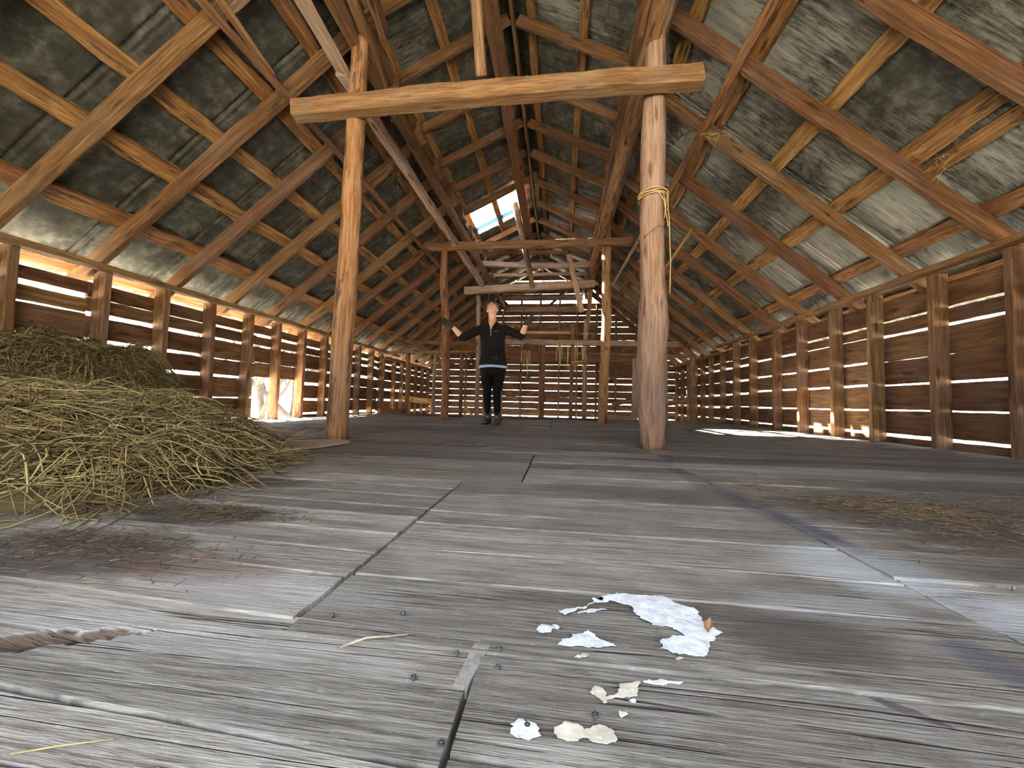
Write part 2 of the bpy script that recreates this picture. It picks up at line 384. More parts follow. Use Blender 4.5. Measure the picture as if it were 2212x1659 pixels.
def wall_rows(gaps, gh, top, openings, ysegs, zlow):
    rows = []
    for (y0, y1) in ysegs:
        zs = [zlow if y0 >= 7.5 else -.25]
        g = list(gaps)
        if y0 >= 7.5: g = [-.70, -.45, -.2]+g
        g = [q+rnd.uniform(-.015, .015) for q in g]
        prev = zs[0]
        for q in g+[None]:
            hh = gh*rnd.choice([.25, .6, .8, 1.0, 1.1, 1.3])
            z1 = (q-hh/2) if q is not None else top
            op = [o for o in openings if o[0] < y1 and o[1] > y0 and z1 > o[2]+.03 and prev < o[3]-.03]
            if op:
                o = op[0]
                if z1 > o[3]+.03: rows.append((y0, y1, max(prev, o[3]), z1))
                elif True:
                    if o[0] > y0+.02: rows.append((y0, o[0], prev, z1))
                    if o[1] < y1-.02: rows.append((o[1], y1, prev, z1))
            elif z1-prev > .02: rows.append((y0, y1, prev, z1))
            if q is not None: prev = q+hh/2
    return rows
segL = [(-1.0, 1.1), (1.1, 2.55), (2.55, 3.55), (3.55, 4.28), (4.28, 5.16), (5.16, 6.5), (6.5, 7.5), (7.5, 9.0), (9.0, 10.8)]
rl = wall_rows([.045, .28, .53, .73, .96, 1.10], .036, 1.215, [(4.26, 5.16, -.01, .52)], segL, -1.05)
wl = boards('wall_left', rl, lambda a, z, t: (-3.875-t, a, z)); tag(wl, kind='structure')
segR = [(-1.0, 1.8), (1.8, 3.0), (3.0, 4.2), (4.2, 5.3), (5.3, 6.5), (6.5, 7.5), (7.5, 9.0), (9.0, 10.8)]
rr = wall_rows([.08, .32, .56, .80, 1.05, 1.19], .025, 1.40, [], segR, -1.05)
wr = boards('wall_right', rr, lambda a, z, t: (3.225+t, a, z)); tag(wr, kind='structure')
def grain_along(o, axis):
    """give the wall its own frame so the grain runs along its length"""
    R_ = {'y': Matrix.Rotation(PI/2, 4, 'Z'), 'x': Matrix.Identity(4)}[axis]
    o.data.transform(R_.inverted()); o.matrix_world = R_
grain_along(wl, 'y'); grain_along(wr, 'y')
# far gable
rows = []; z = -1.05; k = 0
specials = {2.00: .03}
while z < 4.45:
    bh = rnd.uniform(.15, .21); gp = rnd.choice([.003, .003, .006, .010, .014, .022])
    z1 = z+bh
    if z > 1.4: gp = rnd.choice([.003, .003, .003, .012])
    if z < 3.27 < z1: z1 = 3.22; gp = .11
    if 3.85 < z1 < 4.25: gp = .035
    if 3.28 < z and z < 3.34: pass
    zt = z1
    def xr(zz):
        if zz < 3.1: return (-(4.5-zz)/.8 if True else 0, (4.26-zz)/.85)
        h = max(0.0, (4.28-zz)); return (max(-1.72, RX-h/.48), min(.66, RX+h/.5))
    x0, x1 = xr(z-.12); x0 = max(x0, -3.9); x1 = min(x1, 3.25)
    if x1-x0 > .1:
        cuts = [x0]+[c for c in (-2.2, -.55, 1.05, 2.15) if x0+.3 < c < x1-.3]+[x1]
        for a, b_ in zip(cuts, cuts[1:]):
            dz = rnd.choice([0, 0, .010, -.008]); rows.append((a, b_, z+rnd.uniform(0, .008), zt+dz))
    z = z1+gp
def roof_top(x):
    if -1.8 < x < .72: return min(uL(x) if x < RX else uR(x), 9)+.17
    return (zL(x) if x < 0 else zR(x))+.20
wf = boards('wall_back', rows, lambda a, z, t: (a, YEND+t, min(z, roof_top(a)))); tag(wf, kind='structure')

# ---------------------------------------------------------------- metal roof sheets
def _s():pass
def sheet(name, x0, x1, fz, offs, y0, y1, holes=(), rust=0.0):
    V = []; Fc = []; A = []
    step = .0125; ys = [y0+step*i for i in range(int((y1-y0)/step)+1)]
    # normal of the slope
    sl = (fz(x1)-fz(x0))/(x1-x0); L = math.hypot(1, sl)
    nrm = (-sl/L, 1/L) if True else 0
    xs = [x0+(x1-x0)*i/10 for i in range(11)]
    for x in xs:
        for y in ys:
            u = (y % .61)/.61; w = 0.0
            if u < .05: w = .018*math.sin(PI*u/.05)
            elif .075 < u < .12: w = .009*math.sin(PI*(u-.075)/.045)
            else: w = .0035*max(0, math.sin(u*2*PI*5))**4
            o = offs+w+.004*noise.noise(Vector((x*2, y*2, 3)))
            V.append((x+nrm[0]*o, y, fz(x)+nrm[1]*o))
            A.append(rust+.9*noise.noise(Vector((x*.8, y*.6, 9+x0))))
    ny = len(ys)
    for i in range(10):
        for j in range(ny-1):
            xm = (xs[i]+xs[i+1])/2; ym = ys[j]
            if any(h[0] < xm < h[1] and h[2] < ym < h[3] for h in holes): continue
            a = i*ny+j; Fc.append((a, a+1, a+ny+1, a+ny))
    me = mesh(name, V, Fc, True); at = me.attributes.new('rust', 'FLOAT', 'POINT'); at.data.foreach_set('value', A)
    o = link(name, me, M['metal']); s = o.modifiers.new('thickness', 'SOLIDIFY'); s.thickness = .002; s.offset = 1
    tag(o, kind='structure'); return o
BT = .032
FILL_OPENING = (-1.9, 1.5, 1.75, .45)  # unseen opening in the near gable, shaped for sky fill light
sheet('ceiling_left', -4.25, -1.62, zL, RD+BT+.012, -.9, 11.1, rust=-.7)
sheet('ceiling_right', .60, 3.62, zR, RD+BT+.012, -.9, 11.1, rust=.42)
sheet('ceiling_middle_left', -1.95, RX+.075, uL, RD+BT+.012, -.9, 11.1, holes=[(-1.75, -.60, 6.27, 6.98), (-1.62, -.60, 6.97, 7.33)], rust=-.1)
sheet('ceiling_middle_right', RX-.075, .86, uR, RD+BT+.012, -.9, 11.1, rust=.2)

b = bmesh.new()
for sx, f in ((-1, uL), (1, uR)):
    vs = [b.verts.new(p) for p in ((RX, -.9, RZ+.27), (RX, 11.1, RZ+.27), (RX+sx*.22, 11.1, RZ+.17), (RX+sx*.22, -.9, RZ+.17))]; b.faces.new(vs)
me = bpy.data.meshes.new('trim_3'); b.to_mesh(me); b.free(); o = link('trim_3', me, M['metal']); o.modifiers.new('t', 'SOLIDIFY').thickness = .004; tag(o, kind='structure')
for nm, x, lo, hi in (('wall_upper_left', -1.80, 3.08, 3.62), ('wall_upper_right', .74, 3.60, 3.66)):
    zc = [(lo, lo+.18), (lo+.183, lo+.36), (lo+.363, hi)] if hi-lo > .2 else [(lo-.1, hi)]
    rows = [(y, min(y+2.4, 10.8), a, b_) for a, b_ in zc for y in (-.9, 1.5, 3.9, 6.3, 8.7)]
    o = boards(nm, rows, lambda a, z, t, x=x: (x-t if x < 0 else x+t, a, z)); tag(o, kind='structure')
# near gable; unseen opening behind the camera, added and sized to light the floor
rows = []; z = -.25
while z < 4.4:
    z1 = z+.2
    x0, x1 = (max(-3.9, -(4.5-z1)/.8), min(3.25, (4.26-z1)/.85)) if z1 < 3.1 else (max(-1.72, RX-(4.28-z1)/.48), min(.66, RX+(4.28-z1)/.5))
    if x1-x0 > .1:
        if FILL_OPENING[3] < z1 < FILL_OPENING[2]:
            rows += [(x0, FILL_OPENING[0], z, z1), (FILL_OPENING[1], x1, z, z1)]
        else: rows.append((x0, x1, z, z1))
    z = z1+.012
o = boards('wall_front', rows, lambda a, z, t: (a, -.9-t, z)); tag(o, kind='structure')

# ---------------------------------------------------------------- rafters
yl = [.75, 1.37, 1.98, 2.58, 3.20, 3.83, 4.47, 5.11, 5.65, 6.28, 6.90, 7.52, 8.15, 8.78, 9.4, 10.03, 10.62]
yr = [.85, 1.57, 2.29, 3.01, 3.73, 4.48, 5.22, 5.87, 6.60, 7.25, 7.92, 8.6, 9.27, 9.95, 10.6]
yu = [.8, 1.5, 2.18, 2.87, 3.50, 4.20, 4.88, 5.50, 6.20, 6.92, 7.6, 8.28, 8.95, 9.6, 10.25]
WL = .048
nl = Vector((-.8, 0, 1)).normalized(); nr = Vector((.85, 0, 1)).normalized()
ml = Vector((-.48, 0, 1)).normalized(); mr = Vector((.50, 0, 1)).normalized()
vis = [y for y in yl if y > 1.9]
for i, y in enumerate(yl):
    x0, x1 = -4.0, -1.50
    o = beam('rafter', Vector((x0, y-WL/2, zL(x0)))+nl*RD/2, Vector((x1, y-WL/2, zL(x1)))+nl*RD/2, WL, RD, M['rafter'], up=nl, rough=.003, wane=.01)
    tag(o, f'sawn orange rafter on the left lower roof slope, {ORD[i]} one counting away from the camera', 'rafter', 'rafters of the left lower roof slope')
for i, y in enumerate(yr):
    x0, x1 = 3.38, .66
    o = beam('rafter', Vector((x0, y-WL/2, zR(x0)))+nr*RD/2, Vector((x1, y-WL/2, zR(x1)))+nr*RD/2, WL, RD, M['rafter'], up=nr, rough=.003, wane=.01)
    tag(o, f'brown sawn rafter on the right lower roof slope, {ORD[i]} one counting away from the camera', 'rafter', 'rafters of the right lower roof slope')
for i, y in enumerate(yu):
    if i in (8,):
        a = Vector((-1.72, y, uL(-1.72)))+ml*RD/2; b_ = Vector((RX, y, uL(RX)))+ml*RD/2
    a = Vector((-1.76, y, uL(-1.76)))+ml*RD/2; b_ = Vector((RX-.02, y, uL(RX-.02)))+ml*RD/2
    if i != 9: o = beam('upper_rafter', a, b_, WL, RD*.85, M['rafter'], up=ml, rough=.003)
    lab = f'left short rafter of the raised roof, {ORD[i]} one away from the camera'
    if i == 8: lab = 'dark short rafter along the near edge of the bright hole in the raised roof'
    if i != 9: tag(o, lab, 'rafter', 'short rafters of the raised roof, left side')
    a = Vector((.68, y+.03, uR(.68)))+mr*RD/2; b_ = Vector((RX+.02, y+.03, uR(RX+.02)))+mr*RD/2
    o = beam('upper_rafter', a, b_, WL, RD*.85, M['rafter'], up=mr, rough=.003)
    tag(o, f'right short rafter of the raised roof, {ORD[i]} one away from the camera', 'rafter', 'short rafters of the raised roof, right side')

# ---------------------------------------------------------------- battens
for i, u in enumerate((3.93, 3.47, 3.02, 2.65, 2.25, 1.85)):
    c = Vector((-u, 0, zL(-u)))+nl*(RD+BT/2); w = (.10, .13, .12, .11, .10, .10)[i]
    o = beam('roof_batten', c+Vector((0, -.9, 0)), c+Vector((0, 11.0, 0)), w, BT, M['batten'], up=nl, rough=.012, wane=.045, seg=150)
    tag(o, f'rough roof batten over the left rafters, {ORD[i]} row up from the left wall', 'batten', 'battens of the left lower roof slope')
for i, u in enumerate((3.28, 2.93, 2.43, 1.92, 1.40, .95)):
    c = Vector((u, 0, zR(u)))+nr*(RD+BT/2); w = (.10, .12, .13, .12, .11, .10)[i]
    o = beam('roof_batten', c+Vector((0, -.9, 0)), c+Vector((0, 11.0, 0)), w, BT, M['batten'], up=nr, rough=.012, wane=.045, seg=150)
    tag(o, f'rough golden batten over the right rafters, {ORD[i]} row up from the right wall', 'batten', 'battens of the right lower roof slope')
for i, (u, nm) in enumerate(((-1.66, 'lowest'), (-1.16, 'middle'), (-.64, 'topmost'))):
    c = Vector((u, 0, uL(u)))+ml*(RD+BT/2)
    o = beam('roof_batten', c+Vector((0, -.9, 0)), c+Vector((0, 11.0, 0)), .10, BT, M['batten'], up=ml, rough=.007, wane=.02, seg=140)
    tag(o, f'batten under the left sheets of the raised middle roof, {nm} of its rows', 'batten', 'battens of the raised roof, left side')
for i, (u, nm) in enumerate(((.60, 'lowest'), (.12, 'middle'), (-.40, 'topmost'))):
    c = Vector((u, 0, uR(u)))+mr*(RD+BT/2)
    o = beam('roof_batten', c+Vector((0, -.9, 0)), c+Vector((0, 11.0, 0)), .09, BT, M['batten'], up=mr, rough=.006, wane=.015, seg=140)
    tag(o, f'batten under the right sheets of the raised middle roof, {nm} of its rows', 'batten', 'battens of the raised roof, right side')
o = beam('ridge_board', (RX, -.9, RZ+.05), (RX, 11.0, RZ+.05), .03, .16, M['rafter'], seg=60); tag(o, 'thin dark ridge board along the top of the raised roof', 'beam')
c0 = Vector((-.68, .6, 3.96)); c1 = Vector((-.72, 7.9, 3.96))
o = beam('runner_board', c0, c1, .15, .03, M['beam'], up=ml, rough=.005, wane=.01, seg=70); tag(o, 'long pale flat board nailed under the upper rafters just left of the ridge', 'board')
c = Vector((2.56, 0, zR(2.56)))+nr*(RD+BT/2)
o = beam('roof_batten', c+Vector((0, 2.2, 0)), c+Vector((0, 3.03, 0)), .10, BT, M['batten'], up=nr, rough=.006); tag(o, 'short golden plank doubling a batten between the two nearest right rafters', 'batten')
# eave plates and purlins
for (x, z, w, d, nm, lab) in ((-1.70, 3.47, .05, .14, 'eave_plate', 'left edge plate carrying the short rafters of the raised roof'),
                              (.64, 3.47, .05, .14, 'eave_plate', 'right edge plate carrying the short rafters of the raised roof'),
                              (-1.57, 3.01, .06, .13, 'purlin', 'orange purlin under the upper ends of the left lower rafters'),
                              (.80, 3.36, .06, .12, 'purlin', 'brown purlin under the upper ends of the right lower rafters')):
    o = beam(nm, (x, -.9, z), (x, 10.8, z), w, d, M['rafter'], rough=.006, wane=.012, seg=90); tag(o, lab, 'beam')
# short studs between purlin and eave plate
for i, y in enumerate([2.1, 2.85, 3.3, 3.9, 4.55, 5.1, 5.75, 6.4, 7.0, 7.8, 8.6, 9.4, 10.2]):
    o = beam('cripple_stud', (-1.63, y, 3.03), (-1.66, y+.03, 3.50), .035, .09, M['rafter'], up=(1, 0, 0), rough=.006); tag(o, f'short upright block between left purlin and upper plate, {ORD[i]} from the camera', 'post', 'short uprights on the left purlin')
    if i > 1:
        o = beam('cripple_stud', (.72, y, 3.2), (.68, y+.02, 3.50), .035, .08, M['greyb'], up=(1, 0, 0), rough=.006); tag(o, f'short upright block over the right purlin, {ORD[i-2]} from the camera', 'post', 'short uprights on the right purlin')

# ---------------------------------------------------------------- wall framing
zpl, zpr = 1.345, 1.50
o = beam('top_plate', (XL+.03, -.9, zpl-.02), (XL+.03, 7.62, zpl-.02), .085, .045, M['stud'], rough=.004, seg=80); tag(o, 'long brown top plate along the left stud wall', 'beam')
o = beam('top_plate', (XR-.03, -.9, zpr-.01), (XR-.03, 7.62, zpr-.01), .085, .045, M['stud'], rough=.004, seg=80); tag(o, 'long weathered top plate along the right stud wall', 'beam')
o = beam('top_plate', (XL-.02, 7.66, zpl-.13), (XL-.02, 10.8, zpl-.13), .085, .05, M['stud'], rough=.004); tag(o, 'top plate of the far left wall beyond the loft floor', 'beam')
o = beam('top_plate', (XR+.02, 7.66, zpr-.13), (XR+.02, 10.8, zpr-.13), .085, .05, M['stud'], rough=.004); tag(o, 'top plate of the far right wall beyond the loft floor', 'beam')
ysl = [1.05, 1.55, 2.06, 2.60, 3.08, 3.58, 4.06, 4.55, 5.03, 5.56, 6.08, 6.6, 7.1]
for i, y in enumerate(ysl):
    j = rnd.uniform(-.01, .01); w = (.05, .05, .055, .05, .05, .05, .05, .055, .06, .05, .05, .05, .05)[i]
    mt = M['pole'] if i in (7, 8) else M['stud']
    o = beam('wall_stud', (XL-.06, y, 0), (XL-.06+j, y+j, zpl-.04), w, .12, mt, up=(1, 0, 0), rough=.004, wane=.008)
    lab = f'brown wooden stud of the left wall, {ORD[i]} one counting away from the camera'
    if i == 7: lab = 'pale uneven stud standing in the middle of the bright opening of left wall'
    tag(o, lab, 'post', 'studs of the left wall')
ysr = [1.15, 1.75, 2.38, 2.95, 3.50, 4.12, 4.65, 5.25, 5.82, 6.48, 7.05]
for i, y in enumerate(ysr):
    j = rnd.uniform(-.01, .01)
    o = beam('wall_stud', (XR+.06, y, 0), (XR+.06+j, y+j, zpr-.03), .05, .12, M['stud'], up=(1, 0, 0), rough=.004, wane=.008)
    tag(o, f'weathered wooden stud of the right wall, {ORD[i]} one counting away from the camera', 'post', 'studs of the right wall')
for i, y in enumerate([7.6, 8.15, 8.6, 9.05, 9.5, 9.95, 10.4]):
    o = beam('wall_stud', (XL-.06, y, -1.0), (XL-.06, y, zpl-.15), .05, .10, M['stud'], up=(1, 0, 0), rough=.004); tag(o, f'stud of the far left wall past the loft edge, {ORD[i]} one along', 'post', 'studs of the far left wall')
    o = beam('wall_stud', (XR+.06, y, -1.0), (XR+.06, y, zpr-.15), .05, .10, M['stud'], up=(1, 0, 0), rough=.004); tag(o, f'stud of the far right wall past the loft edge, {ORD[i]} one along', 'post', 'studs of the far right wall')
for i, x in enumerate([-3.3, -2.75, -2.2, -1.65, -1.1, -.55, .0, .5, 1.05, 1.6, 2.15, 2.7]):
    top = min(zL(x) if x < -1.2 else 4.0, zR(x) if x > .6 else 4.0, 3.6)-.05
    o = beam('gable_stud', (x, YEND-.05, -1.0), (x+rnd.uniform(-.02, .02), YEND-.05, top), .05, .09, M['stud'], up=(0, 1, 0), rough=.004); tag(o, f'thin stud against the far gable wall, {ORD[i]} one from the left', 'post', 'studs of the far gable wall')

# ---------------------------------------------------------------- main posts and tie beams
def P(name, pts, r, mat, label, **k):
    o = pole(name, pts, r, mat, **k); tag(o, label, 'post'); return o
pl = P('round_post', [(-1.595, 2.52, 0), (-1.58, 2.52, .8), (-1.565, 2.52, 1.6), (-1.56, 2.52, 2.3), (-1.545, 2.52, 3.03)], [.078, .074, .070, .066, .060], M['pole'], 'round bark-flecked orange post standing left of the person, beside the flat board', n=22)
pr = P('round_post', [(.655, 2.70, 0), (.645, 2.70, .35), (.66, 2.70, .85), (.645, 2.70, 1.2), (.65, 2.70, 1.9), (.66, 2.7, 2.55), (.655, 2.7, 3.1)], [.080, .096, .100, .082, .086, .078, .07], M['pale'], 'thick pale peeled log post nearest on the right, tied with twine', n=26, lump=.16)
P('round_post', [(-1.745, 5.57, 0), (-1.74, 5.57, .6), (-1.775, 5.57, 1.1), (-1.77, 5.57, 1.5), (-1.83, 5.57, 2.1), (-1.84, 5.57, 2.82)], [.062, .056, .066, .058, .056, .05], M['pole'], 'slim crooked pole post just left of the person', n=16, lump=.2)
P('round_post', [(.70, 6.04, 0), (.72, 6.04, .9), (.75, 6.04, 1.7), (.735, 6.04, 2.6), (.74, 6.04, 3.4)], [.080, .078, .074, .072, .07], M['pole'], 'slender leaning pole post in sunlight right of the person', n=16, lump=.14)
o = beam('tie_beam', atY(637, 241, 2.40), atY(1515, 165, 2.56), .10, .125, M['beam'], rough=.007, wane=.02, bow=.012, seg=40); tag(o, 'rough-hewn tie beam across the two nearest posts', 'beam')
o = beam('tie_beam', atY(915, 534, 5.46), atY(1361, 522, 5.94), .08, .115, M['beam'], rough=.004, seg=20); tag(o, 'smooth straight tie beam across the second pair of posts, above the person', 'beam')
o = beam('tie_beam', atY(1004, 628, 7.5), atY(1285, 613, 7.5), .10, .14, M['greyb'], rough=.008, wane=.02); tag(o, 'grey wany tie beam at the loft edge behind the person, with strings hung on it', 'beam')
o = beam('tie_beam', atY(1040, 570, 7.35), atY(1275, 572, 7.35), .08, .10, M['greyb'], rough=.006, bow=-.03); tag(o, 'sagging grey cross beam high under the raised roof', 'beam')
o = beam('tie_beam', atY(1055, 595, 8.2), atY(1265, 591, 8.2), .05, .07, M['greyb'], rough=.004); tag(o, 'thin cross rail just above the grey wany tie beam', 'beam')
o = beam('tie_beam', atY(1080, 546, 8.3), atY(1228, 545, 8.3), .05, .07, M['rafter'], rough=.004); tag(o, 'topmost thin collar tie below the ridge at the far end', 'beam')
o = beam('tie_beam', atY(1080, 643, 10.0), atY(1245, 643, 10.0), .05, .08, M['greyb'], rough=.004); tag(o, 'thin rail crossing the far gable above the bright slot', 'beam')
o = beam('tie_beam', atY(1088, 668, 10.55), atY(1250, 668, 10.55), .08, .13, M['greyb'], rough=.006); tag(o, 'deep beam right below the bright slot of the far gable', 'beam')
for (a, b_, lab) in (((1069, 632), (1107, 669), 'left arm of the V brace on the far gable'), ((1225, 627), (1176, 669), 'right arm of the V brace on the far gable')):
    o = beam('brace', atY(*a, 10.68), atY(*b_, 10.68), .06, .09, M['rafter'], up=(0, 1, 0)); tag(o, lab, 'brace')
o = beam('loose_board', atY(1228, 549, 7.28), atY(1257, 674, 7.50), .10, .03, M['greyb'], up=(0, 1, 0), rough=.004); tag(o, 'grey board hanging aslant across the far tie beams', 'board')
# long poles on top of the posts
def at_purl(p0, p1, w, d, mat, name, lab, cat='beam', **k):
    o = beam(name, p0, p1, w, d, mat, **k); tag(o, lab, cat); return o
at_purl((-1.62, 1.2, 2.86), (-1.70, 2.95, 2.78), .10, .05, M['greyb'], 'purlin_board', 'pale grey board running overhead to the top of the left post', 'board', up=(.5, 0, 1), rough=.006)
at_purl((-1.69, 2.50, 2.80), (-1.60, 7.40, 2.72), .07, .09, M['greyb'], 'plate_pole', 'long grey pole running back from the left post over the person', wane=.02, rough=.01, seg=60)
at_purl((.64, .9, 2.98), (.60, 8.2, 2.98), .09, .11, M['pole'], 'plate_pole', 'long split pole along the tops of the right posts', wane=.02, rough=.01, seg=70)
at_purl((.72, 1.6, 3.10), (.68, 6.4, 3.10), .03, .13, M['greyb'], 'purlin_board', 'splintered grey board fixed beside the right plate pole', 'board', wane=.03, rough=.01, seg=60)
at_purl((-2.11, 1.5, 2.60), (-2.08, 6.3, 2.62), .05, .035, M['beam'], 'runner_board', 'thin diagonal-looking strip nailed under the left rafters', 'board', up=nl, seg=50)
at_purl((-2.05, 1.75, 2.68), (-2.09, 2.30, 2.62), .045, .03, M['beam'], 'runner_board', 'short broken strip beside the long strip under the left rafters', 'board', up=nl, rough=.006)
at_purl((1.34, 1.9, 2.93), (1.31, 4.80, 2.95), .06, .04, M['batten'], 'runner_board', 'bark-edged strip running under the right rafters to the right post', 'board', up=nr, rough=.008, wane=.01, seg=40)
at_purl((1.27, 5.2, 2.97), (1.19, 8.4, 3.04), .05, .035, M['greyb'], 'runner_board', 'thin strip under the right rafters behind the right post', 'board', up=nr, seg=30)
at_purl(atY(1495, 495, 4.9), atY(1438, 578, 5.3), .03, .03, M['batten'], 'stick', 'small stick poking up beside the right log post', 'stick', up=nr, rough=.003)
at_purl((-1.50, 1.7, 3.18), (-1.55, 2.75, 3.16), .06, .10, M['rafter'], 'cleat', 'long orange cleat board high above the left post', 'board', rough=.008)
at_purl((-1.36, 1.85, 3.30), (-1.42, 2.62, 3.20), .05, .12, M['beam'], 'cleat', 'stubby board end beside the orange cleat over the left post', 'board', rough=.008)
at_purl((-1.44, 1.9, 3.12), (-1.54, 2.9, 3.02), .05, .07, M['beam'], 'cleat', 'narrow cleat hanging below the stubby board over the left post', 'board', rough=.008)
at_purl((.56, 1.9, 3.10), (.56, 2.7, 3.12), .05, .16, M['batten'], 'cleat', 'upright scab board along the top of right log post', 'board', rough=.006)
o = pole('bark_strut', [(-.62, 1.7, 4.05), (-.61, 2.0, 3.55), (-.585, 2.48, 2.62)], [.045, .047, .042], M['bark'], n=16, lump=.15); tag(o, 'bark-covered strut rising from the near tie beam to the roof', 'pole')
o = pole('bark_strut', [atY(1112, 438, 6.75), atY(1126, 500, 6.9), atY(1151, 622, 7.2)], [.06, .06, .05], M['bark'], n=14, lump=.2); tag(o, 'hanging dark bark log beneath the ridge behind the second tie beam', 'pole')

# ---------------------------------------------------------------- bent at the loft edge (Y about 7.6)
YB = 7.6
def bentpost(px0, py0, px1, py1, w, lab, mat='greyb', Y=YB, rnd_=False):
    a = atY(px0, py0, Y); b_ = atY(px1, py1, Y)
    o = pole('slim_post', [a, a.lerp(b_, .5)+Vector((rnd.uniform(-.02, .02), 0, 0)), b_], [w/2, w/2*.95, w/2*.9], M[mat], n=10, lump=.12) if rnd_ else beam('slim_post', a, b_, w, w, M[mat], up=(0, 1, 0), rough=.004, wane=.01)
    tag(o, lab, 'post'); return o
bentpost(820, 905, 823, 764, .09, 'far corner post where the left wall meets the loft edge', 'stud')
bentpost(878, 903, 882, 764, .075, 'slim upright at loft edge, second from the left corner', 'stud')
bentpost(936, 903, 941, 764, .08, 'bowed grey upright at the loft edge, left of the crooked pole', rnd_=True)
bentpost(994, 903, 998, 764, .07, 'dark slim upright at the loft edge between crooked pole and person', 'stud')
bentpost(1029, 905, 1034, 632, .10, 'tall grey round upright hidden partly behind the person', rnd_=True)
bentpost(1036, 640, 1012, 545, .09, 'brown upright leaning above the person near the long grey pole', 'rafter')
bentpost(1170, 903, 1174, 735, .09, 'brown slim upright right of the person at the loft edge', 'rafter')
bentpost(1232, 903, 1238, 700, .075, 'narrow upright below the hanging strings', 'stud')
bentpost(1262, 903, 1266, 690, .10, 'round pale upright right of the hanging strings', rnd_=True)
bentpost(1268, 712, 1284, 545, .085, 'leaning upper post above the round pale upright', 'beam')
bentpost(1370, 906, 1374, 775, .11, 'stout grey upright just left of the right log post', 'greyb')
bentpost(1438, 908, 1436, 770, .08, 'slim upright just right of the right log post', 'greyb')
bentpost(1494, 908, 1496, 772, .08, 'far corner post where the right wall meets the loft edge', 'stud')
def cross(a, b_, w, d, lab, mat='stud', Y=YB, cat='beam', up=(0, 0, 1)):
    o = beam('cross_beam', atY(*a, Y), atY(*b_, Y), w, d, M[mat], up=up, rough=.004, wane=.008); tag(o, lab, cat); return o
cross((822, 762), (1032, 760), .08, .05, 'eave-height cross beam from the left wall to the person')
cross((1088, 760), (1502, 770), .08, .06, 'eave-height cross beam right of the person to right wall')
cross((1090, 772), (1374, 774), .04, .15, 'deep boarded face under the right cross beam', 'beam', YB+.08)
cross((852, 740), (1030, 742), .06, .085, 'higher cross board left of the person', 'rafter', YB-.1)
cross((1092, 738), (1465, 744), .06, .10, 'higher cross board right of the person', 'greyb', YB-.1)
cross((1092, 718), (1240, 719), .05, .05, 'thin rail above the hanging strings', 'greyb', YB+.1)
cross((826, 854), (934, 868), .05, .14, 'broad rail board at waist height in far left corner', 'batten', YB+1.0)
cross((1092, 858), (1162, 862), .05, .07, 'sunlit rail board behind the person on the right', 'batten', YB+1.0)
cross((1180, 862), (1242, 868), .05, .06, 'sunlit rail board under the hanging strings', 'batten', YB+1.0)
cross((1322, 873), (1376, 862), .05, .10, 'tilted rail board left of the stout grey upright', 'batten', YB+.5)
cross((1442, 872), (1494, 862), .05, .10, 'rail board between slim upright and the right corner post', 'batten', YB)
cross((996, 870), (1028, 872), .05, .09, 'short rail board left of the persons legs', 'batten', YB+1.0)
cross((828, 893), (876, 893), .05, .22, 'dark box board in the far left corner by the floor', 'siding', YB-.1)
cross((1304, 901), (1372, 903), .06, .09, 'kick board lying at the foot of the sunlit pole', 'greyb', YB-.2)
for (a, b_, lab, Y) in (((884, 746), (920, 762), 'pale knee brace under the higher left cross board', YB), ((938, 762), (962, 776), 'knee brace beside the crooked pole', YB),
                        ((982, 744), (1020, 776), 'slanting brace between crooked pole and person', YB), ((1000, 872), (1022, 900), 'low slanting brace left of the persons legs', YB+.9),
                        ((1266, 760), (1282, 724), 'light knee brace beside the sunlit pole', YB), ((1346, 758), (1378, 735), 'short knee brace behind the right log post', YB),
                        ((1030, 640), (1090, 740), 'thick orange brace beside the persons head', 8.6)):
    o = beam('brace', atY(*a, Y), atY(*b_, Y), .05, .08, M['rafter'], up=(0, 1, 0)); tag(o, lab, 'brace')
# frame in the far left corner
o = beam('slim_post', atY(884, 903, 8.6), atY(884, 866, 8.6), .06, .06, M['batten'], up=(0, 1, 0)); tag(o, 'left leg of the low stall frame in the far left corner', 'post')
o = beam('slim_post', atY(932, 903, 8.6), atY(932, 866, 8.6), .06, .06, M['batten'], up=(0, 1, 0)); tag(o, 'right leg of the low stall frame in the far left corner', 'post')
# loose boards on the loft edge
for i, (a, b_, Y, lab) in enumerate((((1045, 905), (1162, 906), 6.6, 'loose grey plank lying behind the person'), ((1080, 902), (1190, 907), 6.9, 'loose plank stacked at the loft edge right of the person'), ((1150, 905), (1300, 908), 7.1, 'long loose plank along the edge of the loft floor'), ((870, 906), (1000, 907), 6.9, 'loose plank at the loft edge left of the person'))):
    p = atZ(*a, .02); q = atZ(*b_, .02); p = Vector((atY(a[0], a[1], Y).x, Y, .022+.0*i)); q = Vector((atY(b_[0], b_[1], Y).x, Y+rnd.uniform(-.1, .1), .022))
    o = beam('loose_plank', p, q, .12, .03, M['siding'], rough=.004); tag(o, lab, 'plank')

